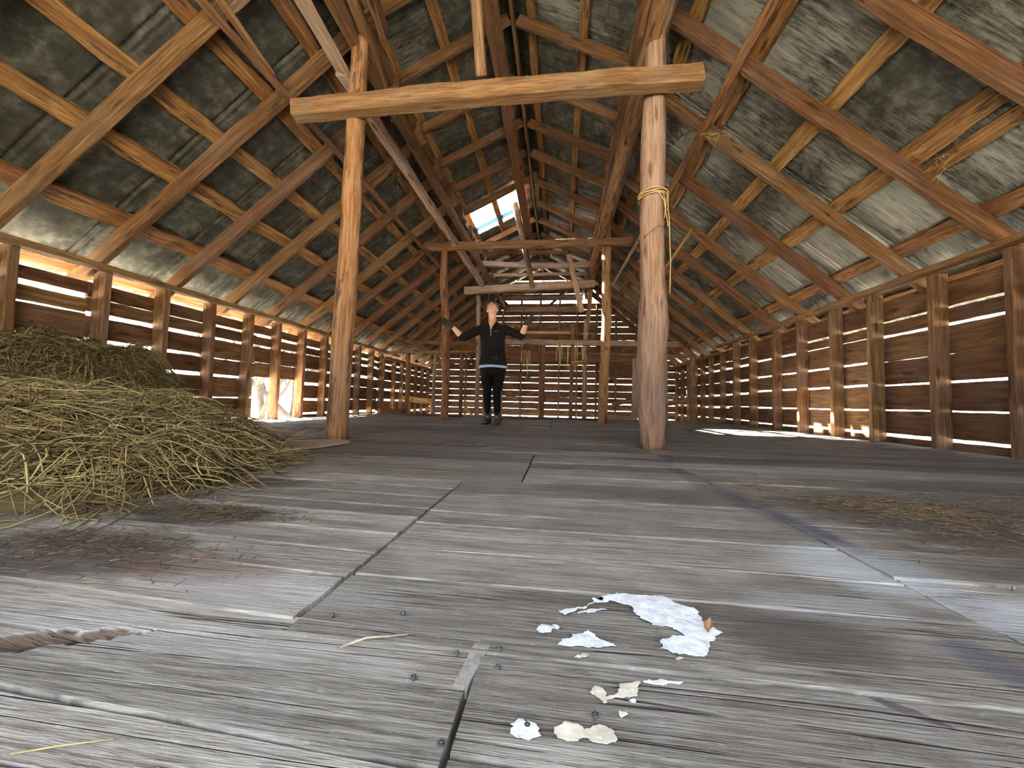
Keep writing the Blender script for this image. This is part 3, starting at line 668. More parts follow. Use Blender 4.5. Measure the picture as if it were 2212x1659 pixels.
# ---------------------------------------------------------------- strings
M['twine'] = plain('sisal_twine', (.50, .33, .14), .85, nz=.2, sc=200)
def loops(cx, cz, r, y, turns):
    pts = []
    for k in range(turns*16+1):
        a = 2*PI*k/16; pts.append((cx+r*1.06*math.cos(a), y+r*1.06*math.sin(a), cz+.006*math.sin(a*3+k*.1)+.012*(k/16-turns/2)+.004*math.sin(k)))
    return pts
tw = tubes('twine_tie', [loops(.652, 1.80, .098, 2.70, 4),
                         [(.73, 2.64, 1.80), (.742, 2.62, 1.6), (.752, 2.62, 1.3), (.748, 2.62, 1.08)],
                         [(.70, 2.615, 1.79), (.715, 2.60, 1.7), (.705, 2.60, 1.6), (.73, 2.60, 1.68), (.725, 2.60, 1.8)],
                         [(.66, 2.60, 1.80), (.70, 2.59, 1.72), (.735, 2.62, 1.55)]], .0032, M['twine']); tag(tw, 'loops of straw-coloured twine tied round the right log post', 'twine')
dk = plain('rusty_wire', (.10, .06, .04), .6, .5)
o = tubes('wire', [[(.555, 2.70, 1.46), (.60, 2.607, 1.50), (.66, 2.59, 1.54), (.74, 2.63, 1.56), (.80, 2.75, 1.5)]], .002, dk); tag(o, 'thin dark wire across the right log post below the twine', 'wire')
def strings(name, xs, y, ztop, lens, lab, group=None, mat='twine', r=.009):
    ps = []
    for x, L in zip(xs, lens):
        w = rnd.uniform(-.03, .03); ps.append([(x, y, ztop), (x+w*.4, y, ztop-L*.35), (x+w, y+.01, ztop-L*.7), (x+w*.6, y, ztop-L)])
    o = tubes(name, ps, r, M[mat], n=4); tag(o, lab, 'string', group); return o
def X_(px, Y): return atY(px, 740, Y).x
def Z_(py, Y): return atY(1180, py, Y).z
Y = 7.45
strings('hanging_twine', [X_(p, Y) for p in (1128, 1133, 1137, 1142, 1146)], Y, Z_(757, Y), (.25, .45, .38, .5, .3), 'tangle of twine hanging right behind the raised gloved hand')
strings('hanging_twine', [X_(p, Y) for p in (1204, 1207, 1211, 1214)], Y, Z_(737, Y), (.4, .55, .5, .35), 'pair of twine strands hanging in the middle of the far frame')
strings('hanging_twine', [X_(p, Y) for p in (1226, 1229, 1243, 1247, 1256, 1259)], Y, Z_(737, Y), (.5, .6, .62, .5, .45, .55), 'looped ropes hanging beside the round pale upright')
strings('hanging_wire', [X_(p, Y) for p in (1050, 1054, 1058, 1062, 1066)], Y, Z_(612, Y), (.35, .5, .4, .45, .3), 'dark wires hooked over the grey tie beam above the persons head', mat='twine', r=.004).data.materials[0] = dk
o = beam('tool_head', (X_(1236, Y), Y, Z_(785, Y)), (X_(1268, Y), Y, Z_(781, Y)), .06, .08, M['batten'], up=(0, 0, 1)); tag(o, 'short wooden peg bar holding the looped ropes', 'bar')
# frayed hay wisps on rafters
M['straw'] = plain('dry_straw', (.42, .32, .12), .8, nz=.3, sc=60)
def wisp(c, n, s, lab):
    ps = []
    for _ in range(n):
        p = Vector(c)+Vector([rnd.gauss(0, s*.35) for _ in range(3)]); pts = [p]; d = Vector([rnd.uniform(-1, 1) for _ in range(2)]+[rnd.uniform(-1.6, .4)])*s*.4
        for k in range(4): d = d+Vector([rnd.gauss(0, s*.15) for _ in range(3)]); pts.append(pts[-1]+d*.5)
        ps.append(pts)
    o = tubes('straw_wisp', ps, .0016, M['straw'], n=3); tag(o, lab, 'straw')
wisp(atY(860, 370, 3.9), 40, .14, 'tuft of straw caught under the left roof near the long grey pole')
wisp(atY(1550, 290, 3.3), 10, .10, 'thin straw strands dangling under the right rafters')
wisp(atY(2050, 340, 2.7), 12, .12, 'wisp of dry grass dangling from the second right rafter')

# ---------------------------------------------------------------- hay
def hay_h(x, y):
    def bump(cx, cy, rx, ry, h, p=.55):
        r = ((x-cx)/rx)**2+((y-cy)/ry)**2; return h*max(0, 1-r)**p
    if x > -.6: return 0.0
    nz = 1+.28*noise.noise(Vector((x*3.2, y*3.2, 4)))+.16*noise.noise(Vector((x*9, y*9, 2)))
    return nz*max(bump(-2.35, 1.28, 1.15, .70, .30), bump(-1.75, 1.05, .62, .42, .23), bump(-3.8, 2.3, .95, .9, .72, .7), bump(-3.2, 1.5, .7, .5, .32))
def hay_mat(name, a, b_, c, d=None):
    m, t, b = newmat(name)
    at = t.new('ShaderNodeAttribute', attribute_name='tone').outputs['Fac']
    t.l.new(t.ramp(at, [(0, a), (.45, b_), (1, c)]), b.inputs['Base Color']); b.inputs['Roughness'].default_value = .6
    return m
M['hay'] = hay_mat('hay_strands', (.07, .045, .016), (.27, .195, .07), (.55, .46, .20))
M['chaff'] = hay_mat('chaff_strands', (.03, .02, .012), (.14, .09, .045), (.42, .32, .18))
def strand_mesh(name, items, mat):
    n = len(items); V = []; Fc = []; T = []
    for pts, r, tone in items:
        b0 = len(V); k = len(pts)
        for i, p in enumerate(pts):
            t = (pts[min(i+1, k-1)]-pts[max(i-1, 0)]); s = t.cross(Vector((.21, .32, .9)));
            s = s.normalized() if s.length > 1e-6 else Vector((1, 0, 0)); u = t.cross(s); u = u.normalized() if u.length > 1e-9 else Vector((0, 0, 1))
            rr = r*(1 if i < k-1 else .3)
            V.append(p+s*rr); V.append(p-s*rr*.6+u*rr*.6); V.append(p-s*rr*.6-u*rr*.6); T += [tone]*3
            if i:
                a = b0+(i-1)*3; c = b0+i*3
                Fc += [(a, a+1, c+1, c), (a+1, a+2, c+2, c+1), (a+2, a, c, c+2)]
    me = mesh(name, V, Fc, True); at = me.attributes.new('tone', 'FLOAT', 'POINT'); at.data.foreach_set('value', T)
    return link(name, me, mat)
def hay_pile():
    items = []; hr = random.Random(3)
    N = 21000; cnt = 0
    while cnt < N:
        x = hr.uniform(-3.85, -1.05); y = hr.uniform(.5, 3.0)
        if x < -2.8 and y < 1.0 and hr.random() < .6: continue
        h = hay_h(x, y)
        if h < .01 and hr.random() < .9: continue
        if h <= 0 and (hay_h(x-.12, y+.05) <= 0): continue
        px = 1206+798*x/y
        if px < -250: 
            if hr.random() < .8: continue
        cnt += 1
        a = hr.uniform(0, 2*PI); L = hr.uniform(.08, .30)*(1.0 if hr.random() < .9 else 1.6); el = hr.gauss(0.05, .28)
        if hr.random() < .25: a = hr.gauss(2.7, .35)
        d = Vector((math.cos(a), math.sin(a), el)); p = Vector((x, y, h+hr.uniform(-.03, .012))); cv = Vector([hr.gauss(0, .42) for _ in range(3)]); cv.z -= .28
        pts = [p]; k = 5
        for i in range(k):
            q = pts[-1]+d*(L/k); hh = hay_h(q.x, q.y)
            if q.z < hh-.02: q.z = hh-.015
            if q.z > hh+.06: q.z = q.z*.6+(hh+.05)*.4
            q.z = max(.004, q.z); q.x = max(-3.855, q.x); pts.append(q); d = (d+cv/k*1.3).normalized()
        dark = hr.random()
        items.append((pts, hr.uniform(.0010, .0027), min(1, max(0, hr.gauss(.42, .30)))))
    for _ in range(60):
        x = hr.uniform(-2.6, -1.2); y = hr.uniform(.7, 1.9); h = hay_h(x, y)
        if h < .02: continue
        d = Vector((hr.gauss(0, 1), hr.gauss(0, 1), abs(hr.gauss(.9, .4)))).normalized(); p = Vector((x, y, h)); L = hr.uniform(.05, .15); pts = [p+d*L*i/4+Vector((0, 0, -.03*(i/4)**2)) for i in range(5)]
        items.append((pts, .0015, hr.uniform(.6, 1)))
    o = strand_mesh('hay_pile', items, M['hay']); tag(o, 'loose heap of yellow-green hay against the left wall', 'hay', kind='stuff')
    # dense core of the heap
    V = []; Fc = []; nx, ny = 90, 80
    for i in range(nx+1):
        for j in range(ny+1):
            x = -3.87+2.87*i/nx; y = .45+2.65*j/ny; h = hay_h(x, y)
            V.append((x, y, max(-.012, h-.062+.02*noise.noise(Vector((x*12, y*12, 0))))))
    for i in range(nx):
        for j in range(ny): a = i*(ny+1)+j; Fc.append((a, a+ny+1, a+ny+2, a+1))
    me = mesh('hay_core', V, Fc, True); at = me.attributes.new('tone', 'FLOAT', 'POINT')
    at.data.foreach_set('value', [.12+.25*noise.noise(Vector((v[0]*40, v[1]*40, 1))) for v in V])
    link('hay_core', me, M['hay'], o)
hay_pile()
def chaff(name, spots, mat, lab, seed, tone):
    hr = random.Random(seed); items = []
    for (cx, cy, rx, ry, n, Lm) in spots:
        for _ in range(n):
            x = cx+hr.gauss(0, rx*.5); y = cy+hr.gauss(0, ry*.5); a = hr.gauss(0, .9); L = hr.uniform(.25, 1)*Lm
            d = Vector((math.cos(a), math.sin(a), hr.uniform(-.1, .15)))*L; b = Vector((hr.gauss(0, .15), hr.gauss(0, .15), 0))*L
            z = .005+hr.random()*.004
            p = Vector((x, y, z)); items.append(([p, p+d*.5+b, p+d+b*1.5], hr.uniform(.0004, .0011), min(1, max(0, hr.gauss(tone, .25)))))
    for pts, r, t in items:
        for q in pts: q.z = max(.003, q.z)
    o = strand_mesh(name, items, mat); tag(o, lab, 'chaff', kind='stuff')
chaff('dark_chaff', [(-.90, .85, .26, .07, 1500, .02), (-.9, .62, .30, .10, 1500, .018)], M['chaff'], 'dark crumbly chaff scattered in front of the hay heap', 11, .3)
chaff('straw_litter', [(1.05, 1.28, .34, .17, 2200, .035), (1.35, 1.0, .5, .16, 1800, .035), (.72, 1.5, .15, .12, 350, .03), (1.6, 1.5, .5, .2, 500, .03)], M['chaff'], 'brown straw litter spread on the right of the floor', 12, .55)
chaff('loose_straws', [(-1.2, 1.5, .35, .35, 260, .09), (-.9, 1.1, .5, .3, 110, .05)], M['hay'], 'thin spill of loose straws beside the heap of hay', 13, .6)
hr = random.Random(5)
straw_px = [(1270, 1170, 'single pale straw on the floor in the middle'), (1240, 1015, 'upright bit of straw right of the floor crack'), (1990, 1215, 'bent straw on the floor at the right'), (1945, 1258, 'short yellow straw right of the blue stain'), (130, 1620, 'long straw in the lower left corner'), (2000, 1070, 'long thin straw near the right wall')]
for (px, py, lab) in straw_px:
    p = atZ(px, py, .004); L = .02 if py > 1100 else .04; L = .07 if 'long' in lab else L; a = hr.uniform(.2, 1.2)
    if 'lower left' in lab: a = .25
    ps = [p-Vector((math.cos(a), math.sin(a), 0))*L/2, p+Vector((0, .002, .002)), p+Vector((math.cos(a+.2), math.sin(a+.2), 0))*L/2]
    o = tubes('straw', [ps], .0007 if py > 1100 else .0015, M['straw'], n=4); tag(o, lab, 'straw')

# ---------------------------------------------------------------- things on the floor
o = beam('flat_board', (-1.72, 1.92, .012), (-1.36, 2.34, .020), .30, .012, M['ply'], rough=.002); 
bpy.data.objects.remove(o)
def slab(name, outline, z0, z1, mat, tilt=None):
    V = [(x, y, z0) for x, y in outline]+[(x, y, z1) for x, y in outline]; n = len(outline)
    Fc = [tuple(range(n-1, -1, -1)), tuple(range(n, 2*n))]+[(i, (i+1) % n, n+(i+1) % n, n+i) for i in range(n)]
    return link(name, mesh(name, V, Fc), mat)
o = slab('flat_board', [(-1.80, 1.80), (-1.42, 1.80), (-1.36, 2.30), (-1.45, 2.40), (-1.52, 2.41), (-1.80, 2.16)], .006, .020, M['ply']); tag(o, 'thin brown panel board lying at the foot of the left post', 'board')
M['flake'] = plain('peeling_white_paint', (.66, .70, .74), .55, nz=.22, sc=70, bump=.6)
M['flake2'] = plain('yellowed_paint', (.60, .56, .46), .6, nz=.25, sc=60, bump=.6)
def flake(pts_px, lab, mat='flake', jag=.0036, lift=.0012, group=None):
    P2 = [atZ(x, y, .004) for x, y in pts_px]; out = []
    n = len(P2)
    for i in range(n):
        a, b_ = P2[i], P2[(i+1) % n]; k = max(2, int((b_-a).length/.0022))
        for j in range(k):
            p = a.lerp(b_, j/k); out.append(Vector((p.x+noise.noise(p*120)*jag*1.3+noise.noise(p*420)*jag*.8, p.y+noise.noise(p*120+Vector((9, 0, 0)))*jag*.8+noise.noise(p*420+Vector((9, 3, 0)))*jag*.6, 0)))
    b = bmesh.new(); vs = [b.verts.new((p.x, p.y, .0035)) for p in out]
    f = b.faces.new(vs); bmesh.ops.triangulate(b, faces=[f])
    bmesh.ops.subdivide_edges(b, edges=b.edges[:], cuts=1)
    for v in b.verts: v.co.z = .0040+max(0, noise.noise(Vector((v.co.x*50, v.co.y*50, 2))))*lift+.001
    bmesh.ops.recalc_face_normals(b, faces=b.faces)
    me = bpy.data.meshes.new('paint_flake'); b.to_mesh(me); b.free()
    o = link('paint_flake', me, M[mat]); s = o.modifiers.new('thickness', 'SOLIDIFY'); s.thickness = .0006
    tag(o, lab, 'paint flake', group)
flake([(1283, 1294), (1330, 1283), (1435, 1290), (1470, 1308), (1500, 1315), (1522, 1345), (1560, 1368), (1545, 1382), (1535, 1395), (1520, 1420), (1490, 1416), (1428, 1400), (1430, 1380), (1480, 1372), (1455, 1358), (1412, 1350), (1385, 1335), (1360, 1308), (1320, 1298), (1290, 1303)], 'largest curled flake of peeling bluish white paint on the floor')
flake([(1210, 1320), (1255, 1312), (1290, 1300), (1240, 1322), (1215, 1328)], 'thin sliver of white paint left of the largest flake')
flake([(1250, 1325), (1280, 1317), (1308, 1317), (1285, 1324)], 'tiny white sliver just under the thin paint sliver')
flake([(1157, 1358), (1170, 1350), (1195, 1354), (1190, 1366), (1165, 1366)], 'small curled paint chip leftmost of the white flakes')
flake([(1202, 1392), (1235, 1376), (1272, 1364), (1290, 1380), (1335, 1395), (1300, 1400), (1258, 1398), (1225, 1398)], 'starry white paint flake below the arch of the largest flake')
flake([(1272, 1495), (1290, 1485), (1310, 1488), (1308, 1505), (1330, 1502), (1350, 1480), (1382, 1472), (1380, 1507), (1330, 1507), (1310, 1512), (1300, 1522), (1290, 1505)], 'yellowed paint patch below the largest flake', 'flake2')
flake([(1385, 1472), (1430, 1468), (1475, 1475), (1440, 1482), (1400, 1478)], 'faint white smear of paint right of the yellowed patch')
flake([(1100, 1580), (1120, 1555), (1160, 1565), (1170, 1590), (1140, 1600), (1110, 1590)], 'cracked paint patch near the bottom, left one of two', 'flake')
flake([(1198, 1575), (1225, 1562), (1260, 1575), (1290, 1567), (1325, 1580), (1335, 1600), (1300, 1610), (1262, 1598), (1230, 1603), (1205, 1595)], 'cracked paint patch near the bottom, right one of two', 'flake2')
flake([(1340, 1540), (1352, 1535), (1356, 1545), (1345, 1549)], 'tiny yellowish paint dot above the bottom paint patches', 'flake2')
for k in range(14):
    cx_, cy_ = [(1230, 1385), (1320, 1300), (1180, 1340), (1460, 1410), (1240, 1400), (1380, 1500), (1150, 1575), (1290, 1590)][k % 8]; cx_ += rnd.uniform(-45, 45); cy_ += rnd.uniform(-9, 22); q = rnd.uniform(3, 7)
    flake([(cx_-q*1.6, cy_), (cx_, cy_-q*.7), (cx_+q*1.5, cy_-q*.1), (cx_+q*.3, cy_+q*.7)], 'tiny loose chip of white paint near the large paint flakes', 'flake' if k % 3 else 'flake2', group='tiny paint chips')
M['leaf'] = plain('dry_leaf', (.25, .12, .05), .7, nz=.3, sc=90)
# dry leaf standing on edge by the paint
lp = atZ(1530, 1372, .004)
V = []; Fc = []
for i in range(7):
    t_ = i/6; w = .006*math.sin(PI*min(.98, t_+.05))
    for s in (-1, 0, 1): V.append(lp+Vector((s*w+.002*t_, .003*abs(s)-.004*t_, .004+.020*t_+.0)))
    if i:
        for s in (0, 1): a = (i-1)*3+s; Fc.append((a, a+1, a+4, a+3))
o = link('dry_leaf', mesh('dry_leaf', V, Fc, True), M['leaf']); o.modifiers.new('t', 'SOLIDIFY').thickness = .0005; tag(o, 'curled brown leaf standing at the right edge of white paint', 'leaf')
M['nail'] = plain('steel_nail', (.16, .16, .17), .4, .8, nz=.2)
def nail(px, py, lab, r=.0032):
    p = atZ(px, py, .003); b = bmesh.new()
    bmesh.ops.create_cone(b, cap_ends=True, segments=14, radius1=r, radius2=r*.85, depth=.002, matrix=Matrix.Translation((0, 0, .0045)))
    bmesh.ops.create_cone(b, cap_ends=True, segments=10, radius1=r*.4, radius2=r*.4, depth=.012, matrix=Matrix.Translation((0, 0, -.002)))
    bmesh.ops.create_cone(b, cap_ends=True, segments=6, radius1=r*.5, radius2=r*.35, depth=.0012, matrix=Matrix.Translation((0, 0, .006)))
    me = bpy.data.meshes.new('nail'); b.to_mesh(me); b.free(); o = link('nail', me, M['nail']); o.location = (p.x, p.y, 0); tag(o, lab, 'nail', 'nail heads in the floor boards')
for a in ((953, 1609, 'dark nail head left of the near floor joint'), (893, 1465, 'shiny bent nail in the worn plank edge'), (1079, 1401, 'nail head right of the joint corner'), (1076, 1442, 'bent nail just below the joint corner'), (718, 1329, 'nail head beside the lower end of the long crack'), (987, 1412, 'nail head left of the joint corner'), (871, 1325, 'worn nail ring in the middle plank'), (1139, 1570, 'nail head by the cracked paint patch'), (1286, 1547, 'black nail hole plug near yellowed paint'), (2190, 1272, 'nail head at the far right edge of the boards')): nail(*a)
# splinters
for (pts, lab) in ((((735, 1398), (790, 1378), (880, 1370)), 'pale splinter lifting from the left plank'), (((1035, 962), (1025, 958), (1045, 960)), 'small white curl of paper on the floor before the person'), ((1045, 968), (1080, 966), (1100, 968)) and ((((1045, 968), (1075, 965), (1100, 968))), 'brown flat chip on the floor before the person')):
    o = tubes('splinter', [[atZ(*q, .006) for q in pts]], .0015, M['ply'], n=4); tag(o, lab, 'splinter')
# strip board bridging the joint corner (small batten in the gap)
o = slab('filler_strip', [(-.105, .395), (-.090, .395), (-.078, .465), (-.098, .465)], -.012, .001, M['ply'])
o.data.materials[0] = plain('filler_grey', (.27, .25, .23), .8, nz=.3, sc=150); tag(o, 'narrow grey filler strip in the floor joint corner', 'strip')

# ---------------------------------------------------------------- person
def loft(V, Fc, secs, n=20):
    """secs: (centre, rx, ry, axis x vec, axis y vec)"""
    b0 = len(V)
    for (c, rx, ry, ax, ay) in secs:
        c = Vector(c); ax = Vector(ax); ay = Vector(ay)
        for j in range(n):
            a = 2*PI*j/n; V.append(c+ax*rx*math.cos(a)+ay*ry*math.sin(a))
    for i in range(1, len(secs)):
        a0 = b0+(i-1)*n; c0 = b0+i*n
        for j in range(n): Fc.append((a0+j, a0+(j+1) % n, c0+(j+1) % n, c0+j))
    Fc.append(tuple(b0+j for j in range(n-1, -1, -1))); Fc.append(tuple(b0+(len(secs)-1)*n+j for j in range(n)))
def limb(V, Fc, pts, rads, n=14, flat=1.0, up=(0, 1, 0)):
    pts = [Vector(p) for p in pts]; secs = []
    P_, R_ = [], []
    for i in range(len(pts)-1):
        for k in range(4):
            f = k/4; P_.append(pts[i].lerp(pts[i+1], f)); R_.append(rads[i]*(1-f)+rads[i+1]*f)
    P_.append(pts[-1]); R_.append(rads[-1])
    for i, p in enumerate(P_):
        t = (P_[min(i+1, len(P_)-1)]-P_[max(0, i-1)]).normalized(); s = t.cross(Vector(up))
        if s.length < .05: s = t.cross(Vector((1, 0, 0)))
        s.normalize(); u = t.cross(s); r = R_[i]
        if i == 0: secs.append((p-t*r*.45, r*.6, r*.6*flat, s, u))
        secs.append((p, r, r*flat, s, u))
        if i == len(P_)-1: secs.append((p+t*r*.5, r*.6, r*.6*flat, s, u))
    loft(V, Fc, secs, n)
def blob(V, Fc, c, r, m=None, n=20, k=12):
    c = Vector(c); m = m or Matrix.Identity(3); b0 = len(V); rx, ry, rz = r
    for i in range(1, k):
        a = PI*i/k
        for j in range(n): b = 2*PI*j/n; V.append(c+m @ Vector((rx*math.sin(a)*math.cos(b), ry*math.sin(a)*math.sin(b), rz*math.cos(a))))
    for i in range(k-2):
        for j in range(n): a = b0+i*n; Fc.append((a+j, a+n+j, a+n+(j+1) % n, a+(j+1) % n))
    t = len(V); V.append(c+m @ Vector((0, 0, rz))); V.append(c-m @ Vector((0, 0, rz)))
    for j in range(n): Fc.append((t, b0+j, b0+(j+1) % n)); e = b0+(k-2)*n; Fc.append((t+1, e+(j+1) % n, e+j))
def fused(name, V, Fc, mat, parent, vox=.006, smooth=4, shift=None):
    me = mesh(name, V, Fc); o = link(name, me, mat, parent)
    r = o.modifiers.new('fuse', 'REMESH'); r.mode = 'VOXEL'; r.voxel_size = vox; r.use_smooth_shade = True
    if smooth: s = o.modifiers.new('soft', 'SMOOTH'); s.iterations = smooth; s.factor = .5
    return o
M['skin'] = plain('skin', (.62, .36, .26), .5, nz=.06, sc=20)
M['fleece'] = plain('black_fleece', (.012, .011, .012), .9, nz=.3, sc=200, bump=.5)
M['legging'] = plain('black_leggings', (.006, .006, .006), .75, nz=.2, sc=100)
M['shirt'] = plain('light_blue_shirt', (.32, .45, .68), .8, nz=.1, sc=80)
M['boot'] = plain('brown_grey_boot', (.07, .06, .05), .7, nz=.35, sc=60, bump=.4)
M['sole'] = plain('boot_sole', (.02, .018, .016), .8)
M['glove'] = plain('dark_work_glove', (.035, .035, .03), .8, nz=.4, sc=90, bump=.4)
M['hair'] = plain('auburn_hair', (.13, .05, .025), .55, nz=.4, sc=120, bump=.6)
M['lip'] = plain('lips', (.50, .20, .16), .5)
M['lash'] = plain('lashes', (.10, .045, .03), .7)
for k_ in ('fleece', 'legging', 'glove'): M[k_].node_tree.nodes['Principled BSDF'].inputs['Specular IOR Level'].default_value = .08
M['zip'] = plain('zip_tape', (.30, .28, .26), .4, .4)
PX, PY = -.905, 5.0
person = empty('person', (PX, PY, 0)); tag(person, 'person in black pullover and leggings, arms raised, looking up between the posts', 'person')
def L_(x, y, z): return Vector((x-PX, y, z))       # y relative to the person
hc = L_(-.932, -.005, 1.585)
tilt = math.radians(-30)                            # head thrown back
HM = Matrix.Rotation(math.radians(-4), 3, 'Y') @ Matrix.Rotation(tilt, 3, 'X')
def hp(x, y, z): return hc+HM @ Vector((x, y, z))   # head frame: -y is the face, z the crown
V, Fc = [], []
blob(V, Fc, hp(0, .012, .030), (.073, .092, .082), HM)
secs = [(-.105, .026, .020, -.062), (-.095, .040, .040, -.045), (-.07, .052, .058, -.030), (-.03, .060, .074, -.014), (.01, .066, .082, -.004), (.05, .066, .082, .002), (.08, .05, .06, .01)]
loft(V, Fc, [(hp(0, yc, zz), rx, ry, HM @ Vector((1, 0, 0)), HM @ Vector((0, 1, 0))) for zz, rx, ry, yc in secs], 22)
limb(V, Fc, [hp(0, -.080, .020), hp(0, -.096, -.018), hp(0, -.100, -.028)], [.008, .013, .011], 10)        # nose
for s in (-1, 1):
    blob(V, Fc, hp(s*.012, -.090, -.030), (.008, .009, .007), HM, 8, 6)
    blob(V, Fc, hp(s*.030, -.072, .012), (.015, .010, .010), HM, 10, 6)                                       # closed lids
    blob(V, Fc, hp(s*.036, -.066, -.025), (.022, .018, .022), HM, 10, 6)                                      # cheeks
    blob(V, Fc, hp(s*.030, -.074, .030), (.022, .008, .006), HM, 10, 6)                                       # brows
    blob(V, Fc, hp(s*.073, .005, -.012), (.008, .018, .028), HM, 10, 8)                                       # ears
blob(V, Fc, hp(0, -.080, -.052), (.024, .012, .010), HM, 10, 6); blob(V, Fc, hp(0, -.070, -.088), (.020, .016, .014), HM, 10, 6)
limb(V, Fc, [L_(-.925, .02, 1.30), L_(-.928, .01, 1.40), L_(-.930, .005, 1.47), L_(-.932, .005, 1.53)], [.072, .055, .053, .055], 18)
blob(V, Fc, L_(-.925, .02, 1.31), (.12, .075, .05))
# forearms and wrists
eL, wL = L_(-1.312, -.09, 1.168), L_(-1.447, -.17, 1.312); eR, wR = L_(-.505, -.09, 1.195), L_(-.440, -.20, 1.338)
shL, shR = L_(-1.085, .01, 1.312), L_(-.765, .01, 1.312)
for s_, e_, w_ in ((shL, eL, wL), (shR, eR, wR)): limb(V, Fc, [s_, e_, e_.lerp(w_, .35), w_], [.047, .040, .041, .026], 14)
limb(V, Fc, [L_(-.925, .01, 1.30), L_(-.905, .01, 1.0), L_(-.903, .01, .80)], [.10, .10, .10], 16)
for s, hx, kx, ax in ((-1, -.985, -.972, -.955), (1, -.822, -.830, -.826)): limb(V, Fc, [L_(hx, .01, .78), L_(kx, .0, .42), L_(ax, .02, .06)], [.06, .04, .03], 12)
body = fused('body', V, Fc, M['skin'], person, .0065, 3)
# hair
V, Fc = [], []
blob(V, Fc, hp(0, .020, .052), (.082, .096, .084), HM); blob(V, Fc, hp(0, .105, .01), (.045, .05, .05), HM)
for s in (-1, 1): limb(V, Fc, [hp(s*.050, -.055, .075), hp(s*.074, -.020, .050), hp(s*.078, .01, .0), hp(s*.07, .04, -.03)], [.012, .014, .014, .01], 10)
hair = fused('hair', V, Fc, M['hair'], person, .006, 2)
V, Fc = [], []
for s in (-1, 1): limb(V, Fc, [hp(s*.042, -.0765, .010), hp(s*.030, -.0835, .006), hp(s*.018, -.081, .010)], [.0018, .0024, .0018], 6)
link('eyelashes', mesh('eyelashes', V, Fc, True), M['lash'], person)
V, Fc = [], []
for s in (-1, 1): limb(V, Fc, [hp(s*.046, -.074, .034), hp(s*.032, -.0835, .038), hp(s*.016, -.083, .034)], [.002, .0035, .003], 6)
link('eyebrows', mesh('eyebrows', V, Fc, True), M['lash'], person)
V, Fc = [], []
limb(V, Fc, [hp(-.026, -.083, -.048), hp(-.012, -.0915, -.054), hp(.012, -.0915, -.054), hp(.026, -.083, -.048)], [.002, .0042, .0042, .002], 8)
limb(V, Fc, [hp(-.020, -.086, -.056), hp(0, -.0925, -.061), hp(.020, -.086, -.056)], [.002, .0045, .002], 8)
link('lips', mesh('lips', V, Fc, True), M['lip'], person)
# pullover
EX, EY = (1, 0, 0), (0, 1, 0)
V, Fc = [], []
tors = [(.795, -.903, .198, .128), (.83, -.903, .196, .128), (.90, -.905, .182, .120), (.98, -.907, .168, .110), (1.06, -.912, .166, .110), (1.14, -.916, .172, .118), (1.22, -.920, .178, .120), (1.28, -.922, .180, .108), (1.32, -.924, .168, .092), (1.352, -.925, .125, .078), (1.375, -.926, .085, .066)]
loft(V, Fc, [(L_(x, .012, z), rx, ry, EX, EY) for z, x, rx, ry in tors], 28)
for s, sh, e_, w_ in ((-1, shL, eL, wL), (1, shR, eR, wR)):
    c = e_.lerp(w_, .22)
    limb(V, Fc, [sh+Vector((-s*.05, 0, .0)), sh+Vector((s*.01, 0, -.004)), sh.lerp(e_, .5), e_, c], [.062, .064, .056, .054, .049], 16)
    limb(V, Fc, [c-(w_-e_).normalized()*.02, c+(w_-e_).normalized()*.004], [.050, .049], 14)
# soft folds
for k in range(5): limb(V, Fc, [L_(-1.03+.01*k, -.085, .84+.045*k), L_(-.93, -.112, .83+.05*k), L_(-.80, -.088, .85+.045*k)], [.006, .010, .006], 6)
pull = fused('pullover', V, Fc, M['fleece'], person, .007, 3); pull['label'] = 'black half-zip fleece pullover'
V, Fc = [], []
for s in (-1, 1):  # open collar wings
    limb(V, Fc, [L_(-.926+s*.012, -.098, 1.262), L_(-.926+s*.030, -.088, 1.32), L_(-.926+s*.060, -.055, 1.375), L_(-.926+s*.072, .0, 1.395), L_(-.926+s*.045, .06, 1.405), L_(-.926, .075, 1.405)], [.008, .016, .020, .020, .018, .018], 10)
link_c = fused('collar', V, Fc, M['fleece'], person, .006, 2)
# bare V of the neckline is skin carried by the body; chest piece just proud of the fleece
V, Fc = [], []
loft(V, Fc, [(L_(-.926, -.086, 1.285), .004, .016, EX, EY), (L_(-.926, -.078, 1.32), .022, .022, EX, EY), (L_(-.927, -.055, 1.36), .040, .028, EX, EY), (L_(-.928, -.028, 1.40), .046, .04, EX, EY), (L_(-.929, -.01, 1.44), .045, .045, EX, EY)], 16)
o = fused('neckline', V, Fc, M['skin'], person, .005, 2)
o = beam('zip', L_(-.924, -.108, 1.198)+Vector((PX, PY, 0)), L_(-.924, -.104, 1.285)+Vector((PX, PY, 0)), .010, .006, M['zip'], up=(0, 1, 0), rough=.0, seg=4); o.parent = person; o.matrix_parent_inverse = Matrix.Translation((-PX, -PY, 0))
def chest_mark(name, x0, x1, z, h, y, mat, dashes):
    V, Fc = [], []
    w = (x1-x0)/dashes
    for k in range(dashes):
        a = x0+w*k; b0 = len(V); ww = w*.72
        for yy in (y, y+.006):
            for (xx, zz) in ((a, z-h/2), (a+ww, z-h/2), (a+ww, z+h/2*(1 if k % 2 else .6)), (a, z+h/2)): V.append(L_(xx, yy, zz))
        Fc += [(b0, b0+1, b0+2, b0+3), (b0+7, b0+6, b0+5, b0+4), (b0, b0+4, b0+5, b0+1), (b0+1, b0+5, b0+6, b0+2), (b0+2, b0+6, b0+7, b0+3), (b0+3, b0+7, b0+4, b0)]
    link(name, mesh(name, V, Fc), mat, person)
